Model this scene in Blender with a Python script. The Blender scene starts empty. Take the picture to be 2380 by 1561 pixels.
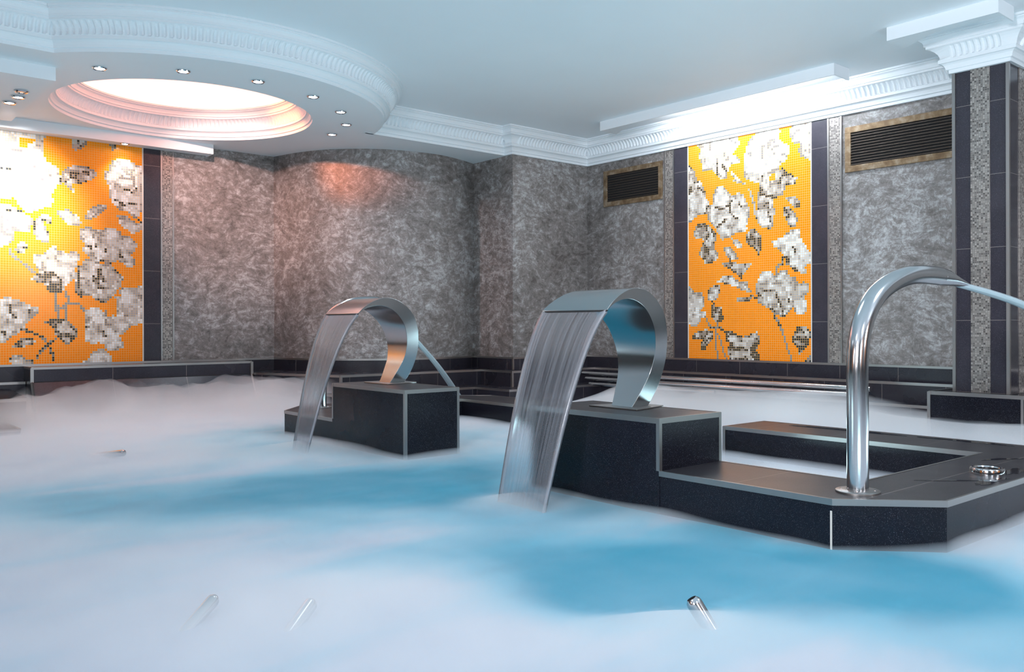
import bpy, bmesh, math, random
from mathutils import Vector, Matrix

# ------------------------------------------------------------------ camera, world, exposure
S = bpy.context.scene
COL = S.collection
YAW = math.radians(40.3); ROLL = 0.0025
cam_d = bpy.data.cameras.new('camera'); cam = bpy.data.objects.new('camera', cam_d); COL.objects.link(cam)
cam_d.sensor_fit = 'HORIZONTAL'; cam_d.sensor_width = 36.0; cam_d.lens = 2000.0/2380.0*36.0
cam_d.shift_y = -22.5/2380.0; cam_d.clip_start = 0.05; cam_d.clip_end = 100
cam.matrix_world = Matrix.Translation((0, 0, 0.97)) @ Matrix.Rotation(-YAW, 4, 'Z') @ Matrix.Rotation(math.pi/2, 4, 'X') @ Matrix.Rotation(-ROLL, 4, 'Z')
S.camera = cam
W = bpy.data.worlds.new('world'); S.world = W; W.use_nodes = True
W.node_tree.nodes['Background'].inputs[0].default_value = (0.5, 0.62, 0.75, 1)
W.node_tree.nodes['Background'].inputs[1].default_value = 0.02
S.view_settings.view_transform = 'Standard'; S.view_settings.look = 'None'
S.view_settings.gamma = 1.0; S.view_settings.use_curve_mapping = False
S.view_settings.exposure = 0.5
try:
    S.cycles.volume_bounces = 6
    S.cycles.max_bounces = 12; S.cycles.diffuse_bounces = 5; S.cycles.transparent_max_bounces = 16
    S.cycles.caustics_reflective = False; S.cycles.caustics_refractive = False
    S.cycles.sample_clamp_indirect = 4.0
except Exception:
    pass

def lamp(name, kind, loc, energy, color, aim=None, **kw):
    d = bpy.data.lights.new(name, kind); d.energy = energy; d.color = color
    for k, v in kw.items(): setattr(d, k, v)
    o = bpy.data.objects.new(name, d); COL.objects.link(o); o.location = loc
    if aim is not None:
        o.rotation_euler = (Vector(aim)-Vector(loc)).to_track_quat('-Z', 'Y').to_euler()
    return o
COOL = (0.86, 0.93, 1.0)
# added fill lights under the ceiling, without fittings, some over the pool in view
for x, y, e in [(-0.8, 2.0, 14), (1.6, -1.2, 16), (-1.8, 6.2, 10), (4.9, 0.2, 18), (6.2, 5.4, 9), (3.4, 3.6, 7)]:
    lamp('ceiling_fill_light', 'AREA', (x, y, 3.38), e, COOL, aim=(x, y, 0), shape='DISK', size=0.9)
# added fill lights behind and beside the camera, aimed at ceiling and far walls
for x, y, e in [(-3.0, -1.0, 40), (0.6, -3.4, 60), (4.6, -3.2, 60), (-3.4, 3.4, 20)]:
    lamp('hall_fill_light', 'AREA', (x, y, 2.1), e, (0.86, 0.92, 1.0), aim=(x*0.2+6.0, y*0.2+4.0, 4.2), shape='DISK', size=1.0)

lamp('hall_fill_light', 'AREA', (-2.8, 0.2, 2.3), 32, (0.92, 0.94, 1.0), aim=(8.2, 4.4, 1.75), shape='DISK', size=0.6, spread=math.radians(60))  # one more added fill, turned on the right wall
# unseen uplights added just above the water to brighten the ceiling
for x, y, e in [(1.6, 6.6, 12), (4.66, 3.1, 6), (4.6, 6.3, 10), (6.25, 4.6, 13), (0.4, 3.6, 12), (2.2, 0.6, 14), (5.4, 0.4, 14), (-1.6, 7.4, 6), (6.6, 0.6, 10)]:
    lamp('pool_fill_light', 'AREA', (x, y, 0.13), e, (0.60, 0.93, 1.0), aim=(x, y, 5), shape='DISK', size=1.0)

# ------------------------------------------------------------------ material helper
def new_mat(name):
    m = bpy.data.materials.new(name); m.use_nodes = True
    nt = m.node_tree; b = nt.nodes['Principled BSDF']
    return m, nt, b
def N(nt, t, **kw):
    n = nt.nodes.new(t)
    for k, v in kw.items():
        if k.startswith('i_'):
            key = k[2:]; key = int(key) if key.isdigit() else key
            n.inputs[key].default_value = v
        else: setattr(n, k, v)
    return n
def L(nt, a, ao, b, bi): nt.links.new(a.outputs[ao], b.inputs[bi])
def M2(nt, op, a, b=None, clamp=False):
    n = nt.nodes.new('ShaderNodeMath'); n.operation = op; n.use_clamp = clamp
    for i, v in enumerate((a, b)):
        if v is None: continue
        if isinstance(v, (int, float)): n.inputs[i].default_value = v
        else: nt.links.new(v, n.inputs[i])
    return n.outputs[0]
def mix_col(nt, f, a, b):
    n = nt.nodes.new('ShaderNodeMix'); n.data_type = 'RGBA'
    for i, v in ((0, f), (6, a), (7, b)):
        if isinstance(v, tuple): n.inputs[i].default_value = v if len(v) == 4 else v+(1,)
        elif isinstance(v, (int, float)): n.inputs[i].default_value = v
        else: nt.links.new(v, n.inputs[i])
    return n.outputs[2]
def pos(nt):
    g = nt.nodes.new('ShaderNodeNewGeometry'); s = nt.nodes.new('ShaderNodeSeparateXYZ')
    nt.links.new(g.outputs['Position'], s.inputs[0])
    return g.outputs['Position'], s.outputs[0], s.outputs[1], s.outputs[2]
def simple(name, col, rough=0.5, metal=0.0, **kw):
    m, nt, b = new_mat(name)
    b.inputs['Base Color'].default_value = col+(1,); b.inputs['Roughness'].default_value = rough; b.inputs['Metallic'].default_value = metal
    # a faint tonal variation keeps the surface from being one flat value
    p, x, y, z = pos(nt)
    n = N(nt, 'ShaderNodeTexNoise', i_Scale=kw.get('scale', 3.0), i_Detail=4.0); nt.links.new(p, n.inputs['Vector'])
    v = kw.get('var', 0.04)
    c = mix_col(nt, n.outputs[0], tuple(max(0, k*(1-v)) for k in col), tuple(min(1, k*(1+v)) for k in col))
    nt.links.new(c, b.inputs['Base Color'])
    return m

def joint_mask(nt, coord, period, off, w):
    f = M2(nt, 'FRACT', M2(nt, 'DIVIDE', M2(nt, 'SUBTRACT', coord, off), period))
    return M2(nt, 'GREATER_THAN', M2(nt, 'ABSOLUTE', M2(nt, 'SUBTRACT', f, 0.5)), 0.5-w/period/2)

def tile_mat(name, period=0.6, off=0.0, zper=None, zoff=0.0, col=(0.020, 0.018, 0.026), rough=0.28, wet=0.0, use='h', jw=0.004, spec=0.4):
    m, nt, b = new_mat(name)
    p, x, y, z = pos(nt)
    h = {'h': None, 'x': x, 'y': y}[use]
    if h is None: h = M2(nt, 'ADD', x, y)
    mk = joint_mask(nt, h, period, off, jw)
    if zper:
        mk = M2(nt, 'MAXIMUM', mk, joint_mask(nt, z if use == 'h' else (x if use == 'y' else y), zper, zoff, jw))
    n = N(nt, 'ShaderNodeTexNoise', i_Scale=6.0, i_Detail=6.0); nt.links.new(p, n.inputs['Vector'])
    c = mix_col(nt, n.outputs[0], tuple(k*0.75 for k in col), tuple(k*1.35 for k in col))
    sp = N(nt, 'ShaderNodeTexNoise', i_Scale=420.0, i_Detail=1.0); nt.links.new(p, sp.inputs['Vector'])
    spk = M2(nt, 'GREATER_THAN', sp.outputs[0], 0.70)
    c = mix_col(nt, M2(nt, 'MULTIPLY', spk, 0.55), c, (0.30, 0.31, 0.36))
    c = mix_col(nt, M2(nt, 'MULTIPLY', mk, 0.65), c, (0.30, 0.26, 0.24))
    nt.links.new(c, b.inputs['Base Color'])
    n2 = N(nt, 'ShaderNodeTexNoise', i_Scale=2.2, i_Detail=3.0); nt.links.new(p, n2.inputs['Vector'])
    r = M2(nt, 'ADD', M2(nt, 'MULTIPLY', n2.outputs[0], 0.16), rough-0.08)
    nt.links.new(r, b.inputs['Roughness'])
    b.inputs['Specular IOR Level'].default_value = spec
    return m

def plaster_mat():
    """trowelled grey plaster: short strokes laid in several directions over a cloudy ground"""
    m, nt, b = new_mat('polished_plaster')
    p, x, y, z = pos(nt)
    cv = N(nt, 'ShaderNodeCombineXYZ'); nt.links.new(M2(nt, 'ADD', x, M2(nt, 'MULTIPLY', y, -1.0)), cv.inputs[0]); nt.links.new(z, cv.inputs[1])
    warp = N(nt, 'ShaderNodeTexNoise', i_Scale=1.6, i_Detail=3.0); nt.links.new(p, warp.inputs['Vector'])
    wv = N(nt, 'ShaderNodeVectorMath', operation='MULTIPLY_ADD'); nt.links.new(warp.outputs['Color'], wv.inputs[0]); wv.inputs[1].default_value = (0.55, 0.55, 0); nt.links.new(cv.outputs[0], wv.inputs[2])
    def strokes(ang, seed, sc):
        mp = N(nt, 'ShaderNodeMapping'); mp.inputs['Rotation'].default_value = (0, 0, math.radians(ang)); mp.inputs['Location'].default_value = (seed, seed*0.7, 0); mp.inputs['Scale'].default_value = (sc, sc*2.6, 1)
        nt.links.new(wv.outputs[0], mp.inputs[0])
        n = N(nt, 'ShaderNodeTexNoise', i_Scale=1.0, i_Detail=7.0, i_Roughness=0.66, i_Distortion=0.5); nt.links.new(mp.outputs[0], n.inputs['Vector'])
        return n.outputs[0]
    def pick(sc, off):
        mp = N(nt, 'ShaderNodeMapping'); mp.inputs['Location'].default_value = (off, off, off); nt.links.new(p, mp.inputs[0])
        n = N(nt, 'ShaderNodeTexNoise', i_Scale=sc, i_Detail=2.0); nt.links.new(mp.outputs[0], n.inputs['Vector'])
        r = N(nt, 'ShaderNodeMapRange'); r.inputs[1].default_value = 0.47; r.inputs[2].default_value = 0.53; nt.links.new(n.outputs[0], r.inputs[0]); return r.outputs[0]
    def mixf(f, a, c):
        n = nt.nodes.new('ShaderNodeMix'); n.data_type = 'FLOAT'
        nt.links.new(f, n.inputs[0]); nt.links.new(a, n.inputs[2]); nt.links.new(c, n.inputs[3]); return n.outputs[0]
    st = mixf(pick(4.2, 0), strokes(28, 0, 6.5), strokes(-52, 4, 7.0)); st = mixf(pick(3.4, 9), st, strokes(78, 8, 7.5))
    cl = N(nt, 'ShaderNodeTexNoise', i_Scale=0.9, i_Detail=3.0, i_Roughness=0.6); nt.links.new(p, cl.inputs['Vector'])
    n1 = N(nt, 'ShaderNodeTexNoise', i_Scale=7.0, i_Detail=8.0, i_Roughness=0.72, i_Distortion=0.7); nt.links.new(p, n1.inputs['Vector'])
    n2 = N(nt, 'ShaderNodeTexNoise', i_Scale=8.0, i_Detail=6.0, i_Roughness=0.7, i_Distortion=1.6); nt.links.new(p, n2.inputs['Vector'])
    crease = M2(nt, 'SUBTRACT', 1.0, M2(nt, 'MULTIPLY', M2(nt, 'ABSOLUTE', M2(nt, 'SUBTRACT', n2.outputs[0], 0.5)), 14.0), clamp=True)
    fine = N(nt, 'ShaderNodeTexNoise', i_Scale=45.0, i_Detail=4.0, i_Roughness=0.7); nt.links.new(p, fine.inputs['Vector'])
    v = M2(nt, 'ADD', M2(nt, 'MULTIPLY', st, 0.38), M2(nt, 'ADD', M2(nt, 'MULTIPLY', n1.outputs[0], 0.32), M2(nt, 'ADD', M2(nt, 'MULTIPLY', cl.outputs[0], 0.20), M2(nt, 'MULTIPLY', fine.outputs[0], 0.12))))
    v = M2(nt, 'SUBTRACT', v, M2(nt, 'MULTIPLY', crease, 0.05))
    cr = N(nt, 'ShaderNodeValToRGB'); nt.links.new(v, cr.inputs[0])
    e = cr.color_ramp.elements
    e[0].position = 0.38; e[0].color = (0.085, 0.072, 0.066, 1)
    e[1].position = 0.63; e[1].color = (0.54, 0.535, 0.545, 1)
    k = cr.color_ramp.elements.new(0.50); k.color = (0.22, 0.200, 0.192, 1)
    nt.links.new(cr.outputs[0], b.inputs['Base Color'])
    b.inputs['Roughness'].default_value = 0.42
    bp = N(nt, 'ShaderNodeBump', i_Strength=0.8, i_Distance=0.012); nt.links.new(v, bp.inputs['Height']); nt.links.new(bp.outputs[0], b.inputs['Normal'])
    return m

def relief_mat():
    m, nt, b = new_mat('silver_relief_mosaic')
    p, x, y, z = pos(nt)
    h = M2(nt, 'ADD', x, y)
    P = 0.0165
    c = N(nt, 'ShaderNodeCombineXYZ')
    nt.links.new(M2(nt, 'FLOOR', M2(nt, 'DIVIDE', h, P)), c.inputs[0]); nt.links.new(M2(nt, 'FLOOR', M2(nt, 'DIVIDE', z, P)), c.inputs[1])
    wn = N(nt, 'ShaderNodeTexWhiteNoise'); nt.links.new(c.outputs[0], wn.inputs[0])
    mk = M2(nt, 'MAXIMUM', joint_mask(nt, h, P, 0, 0.0035), joint_mask(nt, z, P, 0, 0.0035))
    cr = N(nt, 'ShaderNodeValToRGB'); nt.links.new(wn.outputs[0], cr.inputs[0])
    cr.color_ramp.elements[0].color = (0.10, 0.09, 0.085, 1); cr.color_ramp.elements[1].color = (0.52, 0.47, 0.43, 1)
    cc = mix_col(nt, mk, cr.outputs[0], (0.34, 0.30, 0.28))
    nt.links.new(cc, b.inputs['Base Color'])
    b.inputs['Metallic'].default_value = 0.45; b.inputs['Roughness'].default_value = 0.26
    hh = M2(nt, 'SUBTRACT', wn.outputs[0], mk)
    bp = N(nt, 'ShaderNodeBump', i_Strength=0.8, i_Distance=0.006); nt.links.new(hh, bp.inputs['Height']); nt.links.new(bp.outputs[0], b.inputs['Normal'])
    return m

def mosaic_mat():
    m, nt, b = new_mat('glass_mosaic')
    at = N(nt, 'ShaderNodeAttribute', attribute_name='tile')
    uv = N(nt, 'ShaderNodeUVMap'); s = N(nt, 'ShaderNodeSeparateXYZ'); nt.links.new(uv.outputs[0], s.inputs[0])
    e = lambda o: M2(nt, 'GREATER_THAN', M2(nt, 'ABSOLUTE', M2(nt, 'SUBTRACT', o, 0.5)), 0.452)
    mk = M2(nt, 'MAXIMUM', e(s.outputs[0]), e(s.outputs[1]))
    c = mix_col(nt, mk, at.outputs['Color'], (0.82, 0.50, 0.18))
    nt.links.new(c, b.inputs['Base Color'])
    b.inputs['Specular IOR Level'].default_value = 0.22
    nt.links.new(M2(nt, 'ADD', M2(nt, 'MULTIPLY', mk, 0.5), 0.2), b.inputs['Roughness'])
    bp = N(nt, 'ShaderNodeBump', i_Strength=0.35, i_Distance=0.002, invert=True); nt.links.new(mk, bp.inputs['Height']); nt.links.new(bp.outputs[0], b.inputs['Normal'])
    return m

def steel_mat(name, col, rough, brushed=0.05):
    m, nt, b = new_mat(name)
    b.inputs['Metallic'].default_value = 1.0; b.inputs['Base Color'].default_value = col+(1,)
    p, x, y, z = pos(nt)
    mp = N(nt, 'ShaderNodeMapping'); mp.inputs['Scale'].default_value = (40, 40, 4); nt.links.new(p, mp.inputs[0])
    n = N(nt, 'ShaderNodeTexNoise', i_Scale=6.0, i_Detail=5.0); nt.links.new(mp.outputs[0], n.inputs['Vector'])
    nt.links.new(M2(nt, 'ADD', M2(nt, 'MULTIPLY', n.outputs[0], brushed), rough-brushed/2), b.inputs['Roughness'])
    return m

def rust_mat():
    m, nt, b = new_mat('rusty_steel')
    p, x, y, z = pos(nt)
    n = N(nt, 'ShaderNodeTexNoise', i_Scale=10.0, i_Detail=7.0, i_Roughness=0.6); nt.links.new(p, n.inputs['Vector'])
    cr = N(nt, 'ShaderNodeValToRGB'); nt.links.new(n.outputs[0], cr.inputs[0])
    e = cr.color_ramp.elements; e[0].position = 0.36; e[0].color = (0.16, 0.10, 0.055, 1); e[1].position = 0.66; e[1].color = (0.38, 0.30, 0.22, 1)
    k = e.new(0.5); k.color = (0.24, 0.16, 0.09, 1)
    nt.links.new(cr.outputs[0], b.inputs['Base Color']); b.inputs['Metallic'].default_value = 0.55; b.inputs['Roughness'].default_value = 0.42
    return m

def emit_mat(name, col, strength):
    m, nt, b = new_mat(name)
    b.inputs['Base Color'].default_value = (0.9, 0.9, 0.9, 1)
    b.inputs['Emission Color'].default_value = col+(1,); b.inputs['Emission Strength'].default_value = strength
    return m

def water_mat():
    m, nt, b = new_mat('whirlpool_water')
    p, x, y, z = pos(nt)
    at = N(nt, 'ShaderNodeAttribute', attribute_name='foam')
    mp = N(nt, 'ShaderNodeMapping'); mp.inputs['Rotation'].default_value = (0, 0, math.radians(-38)); mp.inputs['Scale'].default_value = (0.55, 1.9, 1); nt.links.new(p, mp.inputs[0])
    n = N(nt, 'ShaderNodeTexNoise', i_Scale=1.5, i_Detail=5.0, i_Roughness=0.5, i_Distortion=0.5); nt.links.new(mp.outputs[0], n.inputs['Vector'])
    f = M2(nt, 'ADD', at.outputs['Fac'], M2(nt, 'MULTIPLY', M2(nt, 'SUBTRACT', n.outputs[0], 0.5), 1.5), clamp=True)
    cr = N(nt, 'ShaderNodeValToRGB'); nt.links.new(f, cr.inputs[0]); cr.color_ramp.interpolation = 'EASE'
    e = cr.color_ramp.elements; e[0].position = 0.0; e[0].color = (0.0, 0.27, 0.41, 1); e[1].position = 1.0; e[1].color = (0.38, 0.435, 0.53, 1)
    k = e.new(0.45); k.color = (0.025, 0.35, 0.50, 1)
    nt.links.new(cr.outputs[0], b.inputs['Base Color'])
    b.inputs['Roughness'].default_value = 0.6; b.inputs['Specular IOR Level'].default_value = 0.25
    return m

def mist_mat(d):
    m = bpy.data.materials.new('mist'); m.use_nodes = True; nt = m.node_tree
    for n in list(nt.nodes):
        if n.type != 'OUTPUT_MATERIAL': nt.nodes.remove(n)
    out = [n for n in nt.nodes if n.type == 'OUTPUT_MATERIAL'][0]
    v = nt.nodes.new('ShaderNodeVolumeScatter'); v.inputs['Color'].default_value = (0.915, 0.945, 0.985, 1); v.inputs['Density'].default_value = d; v.inputs['Anisotropy'].default_value = 0.0
    p, x, y, z = pos(nt)
    n = N(nt, 'ShaderNodeTexNoise', i_Scale=3.0, i_Detail=3.0); nt.links.new(p, n.inputs['Vector'])
    fall = M2(nt, 'EXPONENT', M2(nt, 'MULTIPLY', z, -4.0))
    pat = M2(nt, 'ADD', 0.45, M2(nt, 'MULTIPLY', n.outputs[0], 1.1))
    nt.links.new(M2(nt, 'MULTIPLY', M2(nt, 'MULTIPLY', fall, pat), d*1.25), v.inputs['Density'])
    nt.links.new(v.outputs[0], out.inputs['Volume'])
    try: S.cycles.volume_step_rate = 2.0; S.cycles.volume_max_steps = 96
    except Exception: pass
    return m

def sheet_mat(name, alpha_lo, alpha_hi, col):
    """falling water: streaked along the fall, part clear, part glossy white"""
    m = bpy.data.materials.new(name); m.use_nodes = True; nt = m.node_tree
    b = nt.nodes['Principled BSDF']; out = [n for n in nt.nodes if n.type == 'OUTPUT_MATERIAL'][0]
    b.inputs['Base Color'].default_value = col+(1,); b.inputs['Roughness'].default_value = 0.18; b.inputs['Specular IOR Level'].default_value = 0.9
    uv = nt.nodes.new('ShaderNodeUVMap')
    mp = N(nt, 'ShaderNodeMapping'); mp.inputs['Scale'].default_value = (26, 1.1, 1); nt.links.new(uv.outputs[0], mp.inputs[0])
    n = N(nt, 'ShaderNodeTexNoise', i_Scale=1.0, i_Detail=4.0, i_Roughness=0.65); nt.links.new(mp.outputs[0], n.inputs['Vector'])
    f = N(nt, 'ShaderNodeMapRange'); f.inputs[1].default_value = 0.33; f.inputs[2].default_value = 0.68; f.inputs[3].default_value = alpha_lo; f.inputs[4].default_value = alpha_hi
    nt.links.new(n.outputs[0], f.inputs[0])
    s = N(nt, 'ShaderNodeSeparateXYZ'); nt.links.new(uv.outputs[0], s.inputs[0])
    ed = M2(nt, 'POWER', M2(nt, 'MULTIPLY', M2(nt, 'ABSOLUTE', M2(nt, 'SUBTRACT', s.outputs[0], 0.5)), 2.0), 7.0)
    fac = M2(nt, 'ADD', f.outputs[0], M2(nt, 'MULTIPLY', ed, 0.35), clamp=True)
    bp = N(nt, 'ShaderNodeBump', i_Strength=0.25, i_Distance=0.01); nt.links.new(n.outputs[0], bp.inputs['Height'])
    t = nt.nodes.new('ShaderNodeBsdfGlass'); t.inputs['Color'].default_value = (0.97, 0.98, 1.0, 1); t.inputs['Roughness'].default_value = 0.20; t.inputs['IOR'].default_value = 1.12
    nt.links.new(bp.outputs[0], t.inputs['Normal'])
    mx = nt.nodes.new('ShaderNodeMixShader'); nt.links.new(fac, mx.inputs[0]); nt.links.new(t.outputs[0], mx.inputs[1]); nt.links.new(b.outputs[0], mx.inputs[2])
    nt.links.new(mx.outputs[0], out.inputs['Surface']); nt.links.new(bp.outputs[0], b.inputs['Normal'])
    return m

MAT = dict(
    paint=simple('white_paint', (0.80, 0.83, 0.86), 0.55, scale=1.2, var=0.03),
    plaster=plaster_mat(), relief=relief_mat(), mosaic=mosaic_mat(),
    satin=steel_mat('satin_steel', (0.43, 0.435, 0.44), 0.2, 0.08), slat=steel_mat('dull_steel', (0.16, 0.13, 0.11), 0.5),
    steel=steel_mat('polished_steel', (0.56, 0.57, 0.585), 0.16, 0.08),
    mirror=steel_mat('bright_steel', (0.72, 0.72, 0.73), 0.10, 0.04),
    trim=steel_mat('edge_steel', (0.38, 0.36, 0.35), 0.36, 0.1),
    rust=rust_mat(), dark=simple('dark_void', (0.012, 0.011, 0.012), 0.8),
    tile=tile_mat('granite_tile', 0.60, 0.13),
    tilev=tile_mat('granite_tile_column', 50.0, 25.0, zper=0.60, zoff=0.41, col=(0.034, 0.030, 0.040), rough=0.2),
    tilet=tile_mat('granite_tile_top', 0.6, 0.05, use='y', zper=50.0, zoff=25.0, col=(0.032, 0.029, 0.033), rough=0.34),
    tilep=tile_mat('granite_tile_plain', 50.0, 25.0, col=(0.007, 0.007, 0.012), rough=0.26, spec=0.25),
    floor=simple('pool_floor_tile', (0.12, 0.42, 0.50), 0.5), water=water_mat(),
    sheet=sheet_mat('falling_water', 0.04, 0.34, (0.46, 0.46, 0.50)), jet=sheet_mat('water_jet', 0.55, 0.95, (0.62, 0.74, 0.80)),
    puddle=simple('standing_water', (0.012, 0.012, 0.016), 0.04),
    grout=simple('pale_grout', (0.66, 0.60, 0.54), 0.7),
)

# ------------------------------------------------------------------ mesh helpers
class MB:
    def __init__(s): s.v = []; s.f = []
    def add(s, vs, fs):
        o = len(s.v); s.v += [tuple(p) for p in vs]; s.f += [tuple(i+o for i in f) for f in fs]; return s
    def box(s, x0, x1, y0, y1, z0, z1):
        v = [(x, y, z) for z in (z0, z1) for y in (y0, y1) for x in (x0, x1)]
        return s.add(v, [(0, 2, 3, 1), (4, 5, 7, 6), (0, 1, 5, 4), (2, 6, 7, 3), (0, 4, 6, 2), (1, 3, 7, 5)])
    def prism(s, poly, z0, z1, top=True, bottom=True):
        n = len(poly); v = [(x, y, z0) for x, y in poly]+[(x, y, z1) for x, y in poly]
        f = [(i, (i+1) % n, (i+1) % n+n, i+n) for i in range(n)]
        if bottom: f.append(tuple(range(n))[::-1])
        if top: f.append(tuple(range(n, 2*n)))
        return s.add(v, f)
    def tube(s, pts, r, seg=16, caps=True, sy=1.0):
        rs = r if isinstance(r, (list, tuple)) else [r]*len(pts)
        pts = [Vector(p) for p in pts]; up = None; v = []; f = []
        for i, p in enumerate(pts):
            t = (pts[min(i+1, len(pts)-1)]-pts[max(i-1, 0)]).normalized()
            if up is None:
                a = Vector((0, 0, 1)) if abs(t.z) < 0.9 else Vector((0, 1, 0)); up = (a-t*a.dot(t)).normalized()
            else: up = (up-t*up.dot(t)).normalized()
            b = t.cross(up)
            for k in range(seg):
                a = 2*math.pi*k/seg; rr = rs[i]
                ru = rr[0] if isinstance(rr, tuple) else rr; rb = rr[1] if isinstance(rr, tuple) else rr
                v.append(p+up*math.cos(a)*ru+b*math.sin(a)*rb)
        for i in range(len(pts)-1):
            for k in range(seg):
                k2 = (k+1) % seg; f.append((i*seg+k, i*seg+k2, (i+1)*seg+k2, (i+1)*seg+k))
        if caps: f.append(tuple(range(seg))[::-1]); f.append(tuple((len(pts)-1)*seg+k for k in range(seg)))
        return s.add(v, f)
    def lathe(s, prof, c, seg=48, axis='z'):
        v = []; f = []; n = len(prof)
        for k in range(seg):
            a = 2*math.pi*k/seg
            for r, z in prof: v.append((c[0]+r*math.cos(a), c[1]+r*math.sin(a), c[2]+z))
        for k in range(seg):
            k2 = (k+1) % seg
            for i in range(n-1): f.append((k*n+i, k2*n+i, k2*n+i+1, k*n+i+1))
        return s.add(v, f)
    def build(s, name, mat, parent=None, smooth=False, recalc=True, bevel=0):
        me = bpy.data.meshes.new(name); me.from_pydata(s.v, [], s.f); me.validate(); me.update()
        o = bpy.data.objects.new(name, me); COL.objects.link(o); me.materials.append(mat)
        if recalc:
            bm = bmesh.new(); bm.from_mesh(me); bmesh.ops.recalc_face_normals(bm, faces=bm.faces); bm.to_mesh(me); bm.free()
        if smooth:
            for p in me.polygons: p.use_smooth = True
            try: me.set_sharp_from_angle(angle=math.radians(35))
            except Exception: pass
        if bevel:
            b = o.modifiers.new('bevel', 'BEVEL'); b.width = bevel; b.segments = 2; b.limit_method = 'ANGLE'
        if parent is not None:
            o.parent = parent
            w = Vector((0, 0, 0)); q = parent
            while q is not None: w += q.location; q = q.parent
            o.location = -w
        return o
def tag(o, label, cat, group=None, kind=None):
    if label: o['label'] = label
    if cat: o['category'] = cat
    if group: o['group'] = group
    if kind: o['kind'] = kind
    return o
def thing(name, loc, label, cat, group=None):
    e = bpy.data.objects.new(name, None); COL.objects.link(e); e.location = loc; e.empty_display_size = 0.1
    return tag(e, label, cat, group)
def struct(o, label=None):
    o['kind'] = 'structure'
    if label: o['label'] = label
    return o
def copy_tree(src, loc):
    r = src.copy(); COL.objects.link(r); r.location = loc
    def rec(a, b):
        for ch in [c for c in bpy.data.objects if c.parent == a]:
            n = ch.copy(); COL.objects.link(n); n.parent = b; rec(ch, n)
    rec(src, r)
    return r

def subdivide_path(path, step, closed=False):
    """points with their mitred outward direction (to the right of travel) and run length"""
    n = len(path); P = [Vector(p) for p in path]; out = []
    segs = [(P[i], P[(i+1) % n]) for i in range(n if closed else n-1)]
    nr = [Vector(((b-a).normalized().y, -(b-a).normalized().x)) for a, b in segs]
    run = 0.0
    for i, (a, b) in enumerate(segs):
        if closed or i > 0: m = nr[i]+nr[i-1]; m = m/(m.dot(nr[i]))
        else: m = nr[i]
        out.append((a, m, run))
        Ls = (b-a).length; k = max(1, int(round(Ls/step)))
        for j in range(1, k): out.append((a.lerp(b, j/k), nr[i], run+Ls*j/k))
        run += Ls
    if not closed: out.append((segs[-1][1], nr[-1], run))
    return out
PROFILE = [(0.0, 0.0, 0), (0.030, 0.0, 0), (0.030, 0.028, 0), (0.046, 0.032, 0), (0.050, 0.050, 0), (0.060, 0.068, 0), (0.076, 0.080, 0), (0.092, 0.083, 0), (0.092, 0.108, 0),
           (0.098, 0.112, 0.2), (0.101, 0.125, 1), (0.106, 0.145, 1), (0.116, 0.165, 1), (0.130, 0.185, 0.8), (0.148, 0.202, 0.5), (0.158, 0.208, 0.1), (0.164, 0.210, 0), (0.164, 0.228, 0), (0.176, 0.230, 0),
           (0.178, 0.250, 0), (0.186, 0.268, 0), (0.200, 0.278, 0), (0.206, 0.280, 0), (0.206, 0.290, 0), (0.222, 0.292, 0), (0.222, 0.31, 0)]
def cornice(name, path, z, closed=False, flip=False, step=0.0125, scale=1.0, zs=1.0, mat=None, parent=None):
    pts = subdivide_path(path, step, closed); m = MB(); n = len(PROFILE); v = []; f = []
    ph = [0.0, 0.0, -0.75, -0.75]; sg = -1 if flip else 1
    for q, (p, d, run) in enumerate(pts):
        k = ph[int(round(run/step)) % 4]
        for (a, b, w) in PROFILE:
            off = (a+0.028*k*w)*scale*sg
            v.append((p.x+d.x*off, p.y+d.y*off, z+b*zs))
    c = len(pts)
    for i in range(c if closed else c-1):
        j = (i+1) % c
        for k in range(n-1): f.append((i*n+k, j*n+k, j*n+k+1, i*n+k+1))
    m.add(v, f)
    return m.build(name, mat or MAT['paint'], parent)
def strip(mb, path, z, w=0.010, h=0.024, closed=False, off=0.003):
    """square metal edge profile running round a top edge (path is 2D, kept to the right side)"""
    pts = subdivide_path(path, 99, closed); v = []; f = []; c = len(pts)
    for p, d, run in pts:
        for o, zz in ((off, z+0.002), (off, z-h), (off-w, z-h), (off-w, z+0.002)):
            v.append((p.x+d.x*o, p.y+d.y*o, zz))
    for i in range(c if closed else c-1):
        j = (i+1) % c
        for k in range(4): f.append((i*4+k, j*4+k, j*4+(k+1) % 4, i*4+(k+1) % 4))
    if not closed: f += [(0, 1, 2, 3), tuple((c-1)*4+k for k in (3, 2, 1, 0))]
    mb.add(v, f)
def post(mb, x, y, z0, z1, w=0.022): mb.box(x-w/2, x+w/2, y-w/2, y+w/2, z0, z1)
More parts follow.
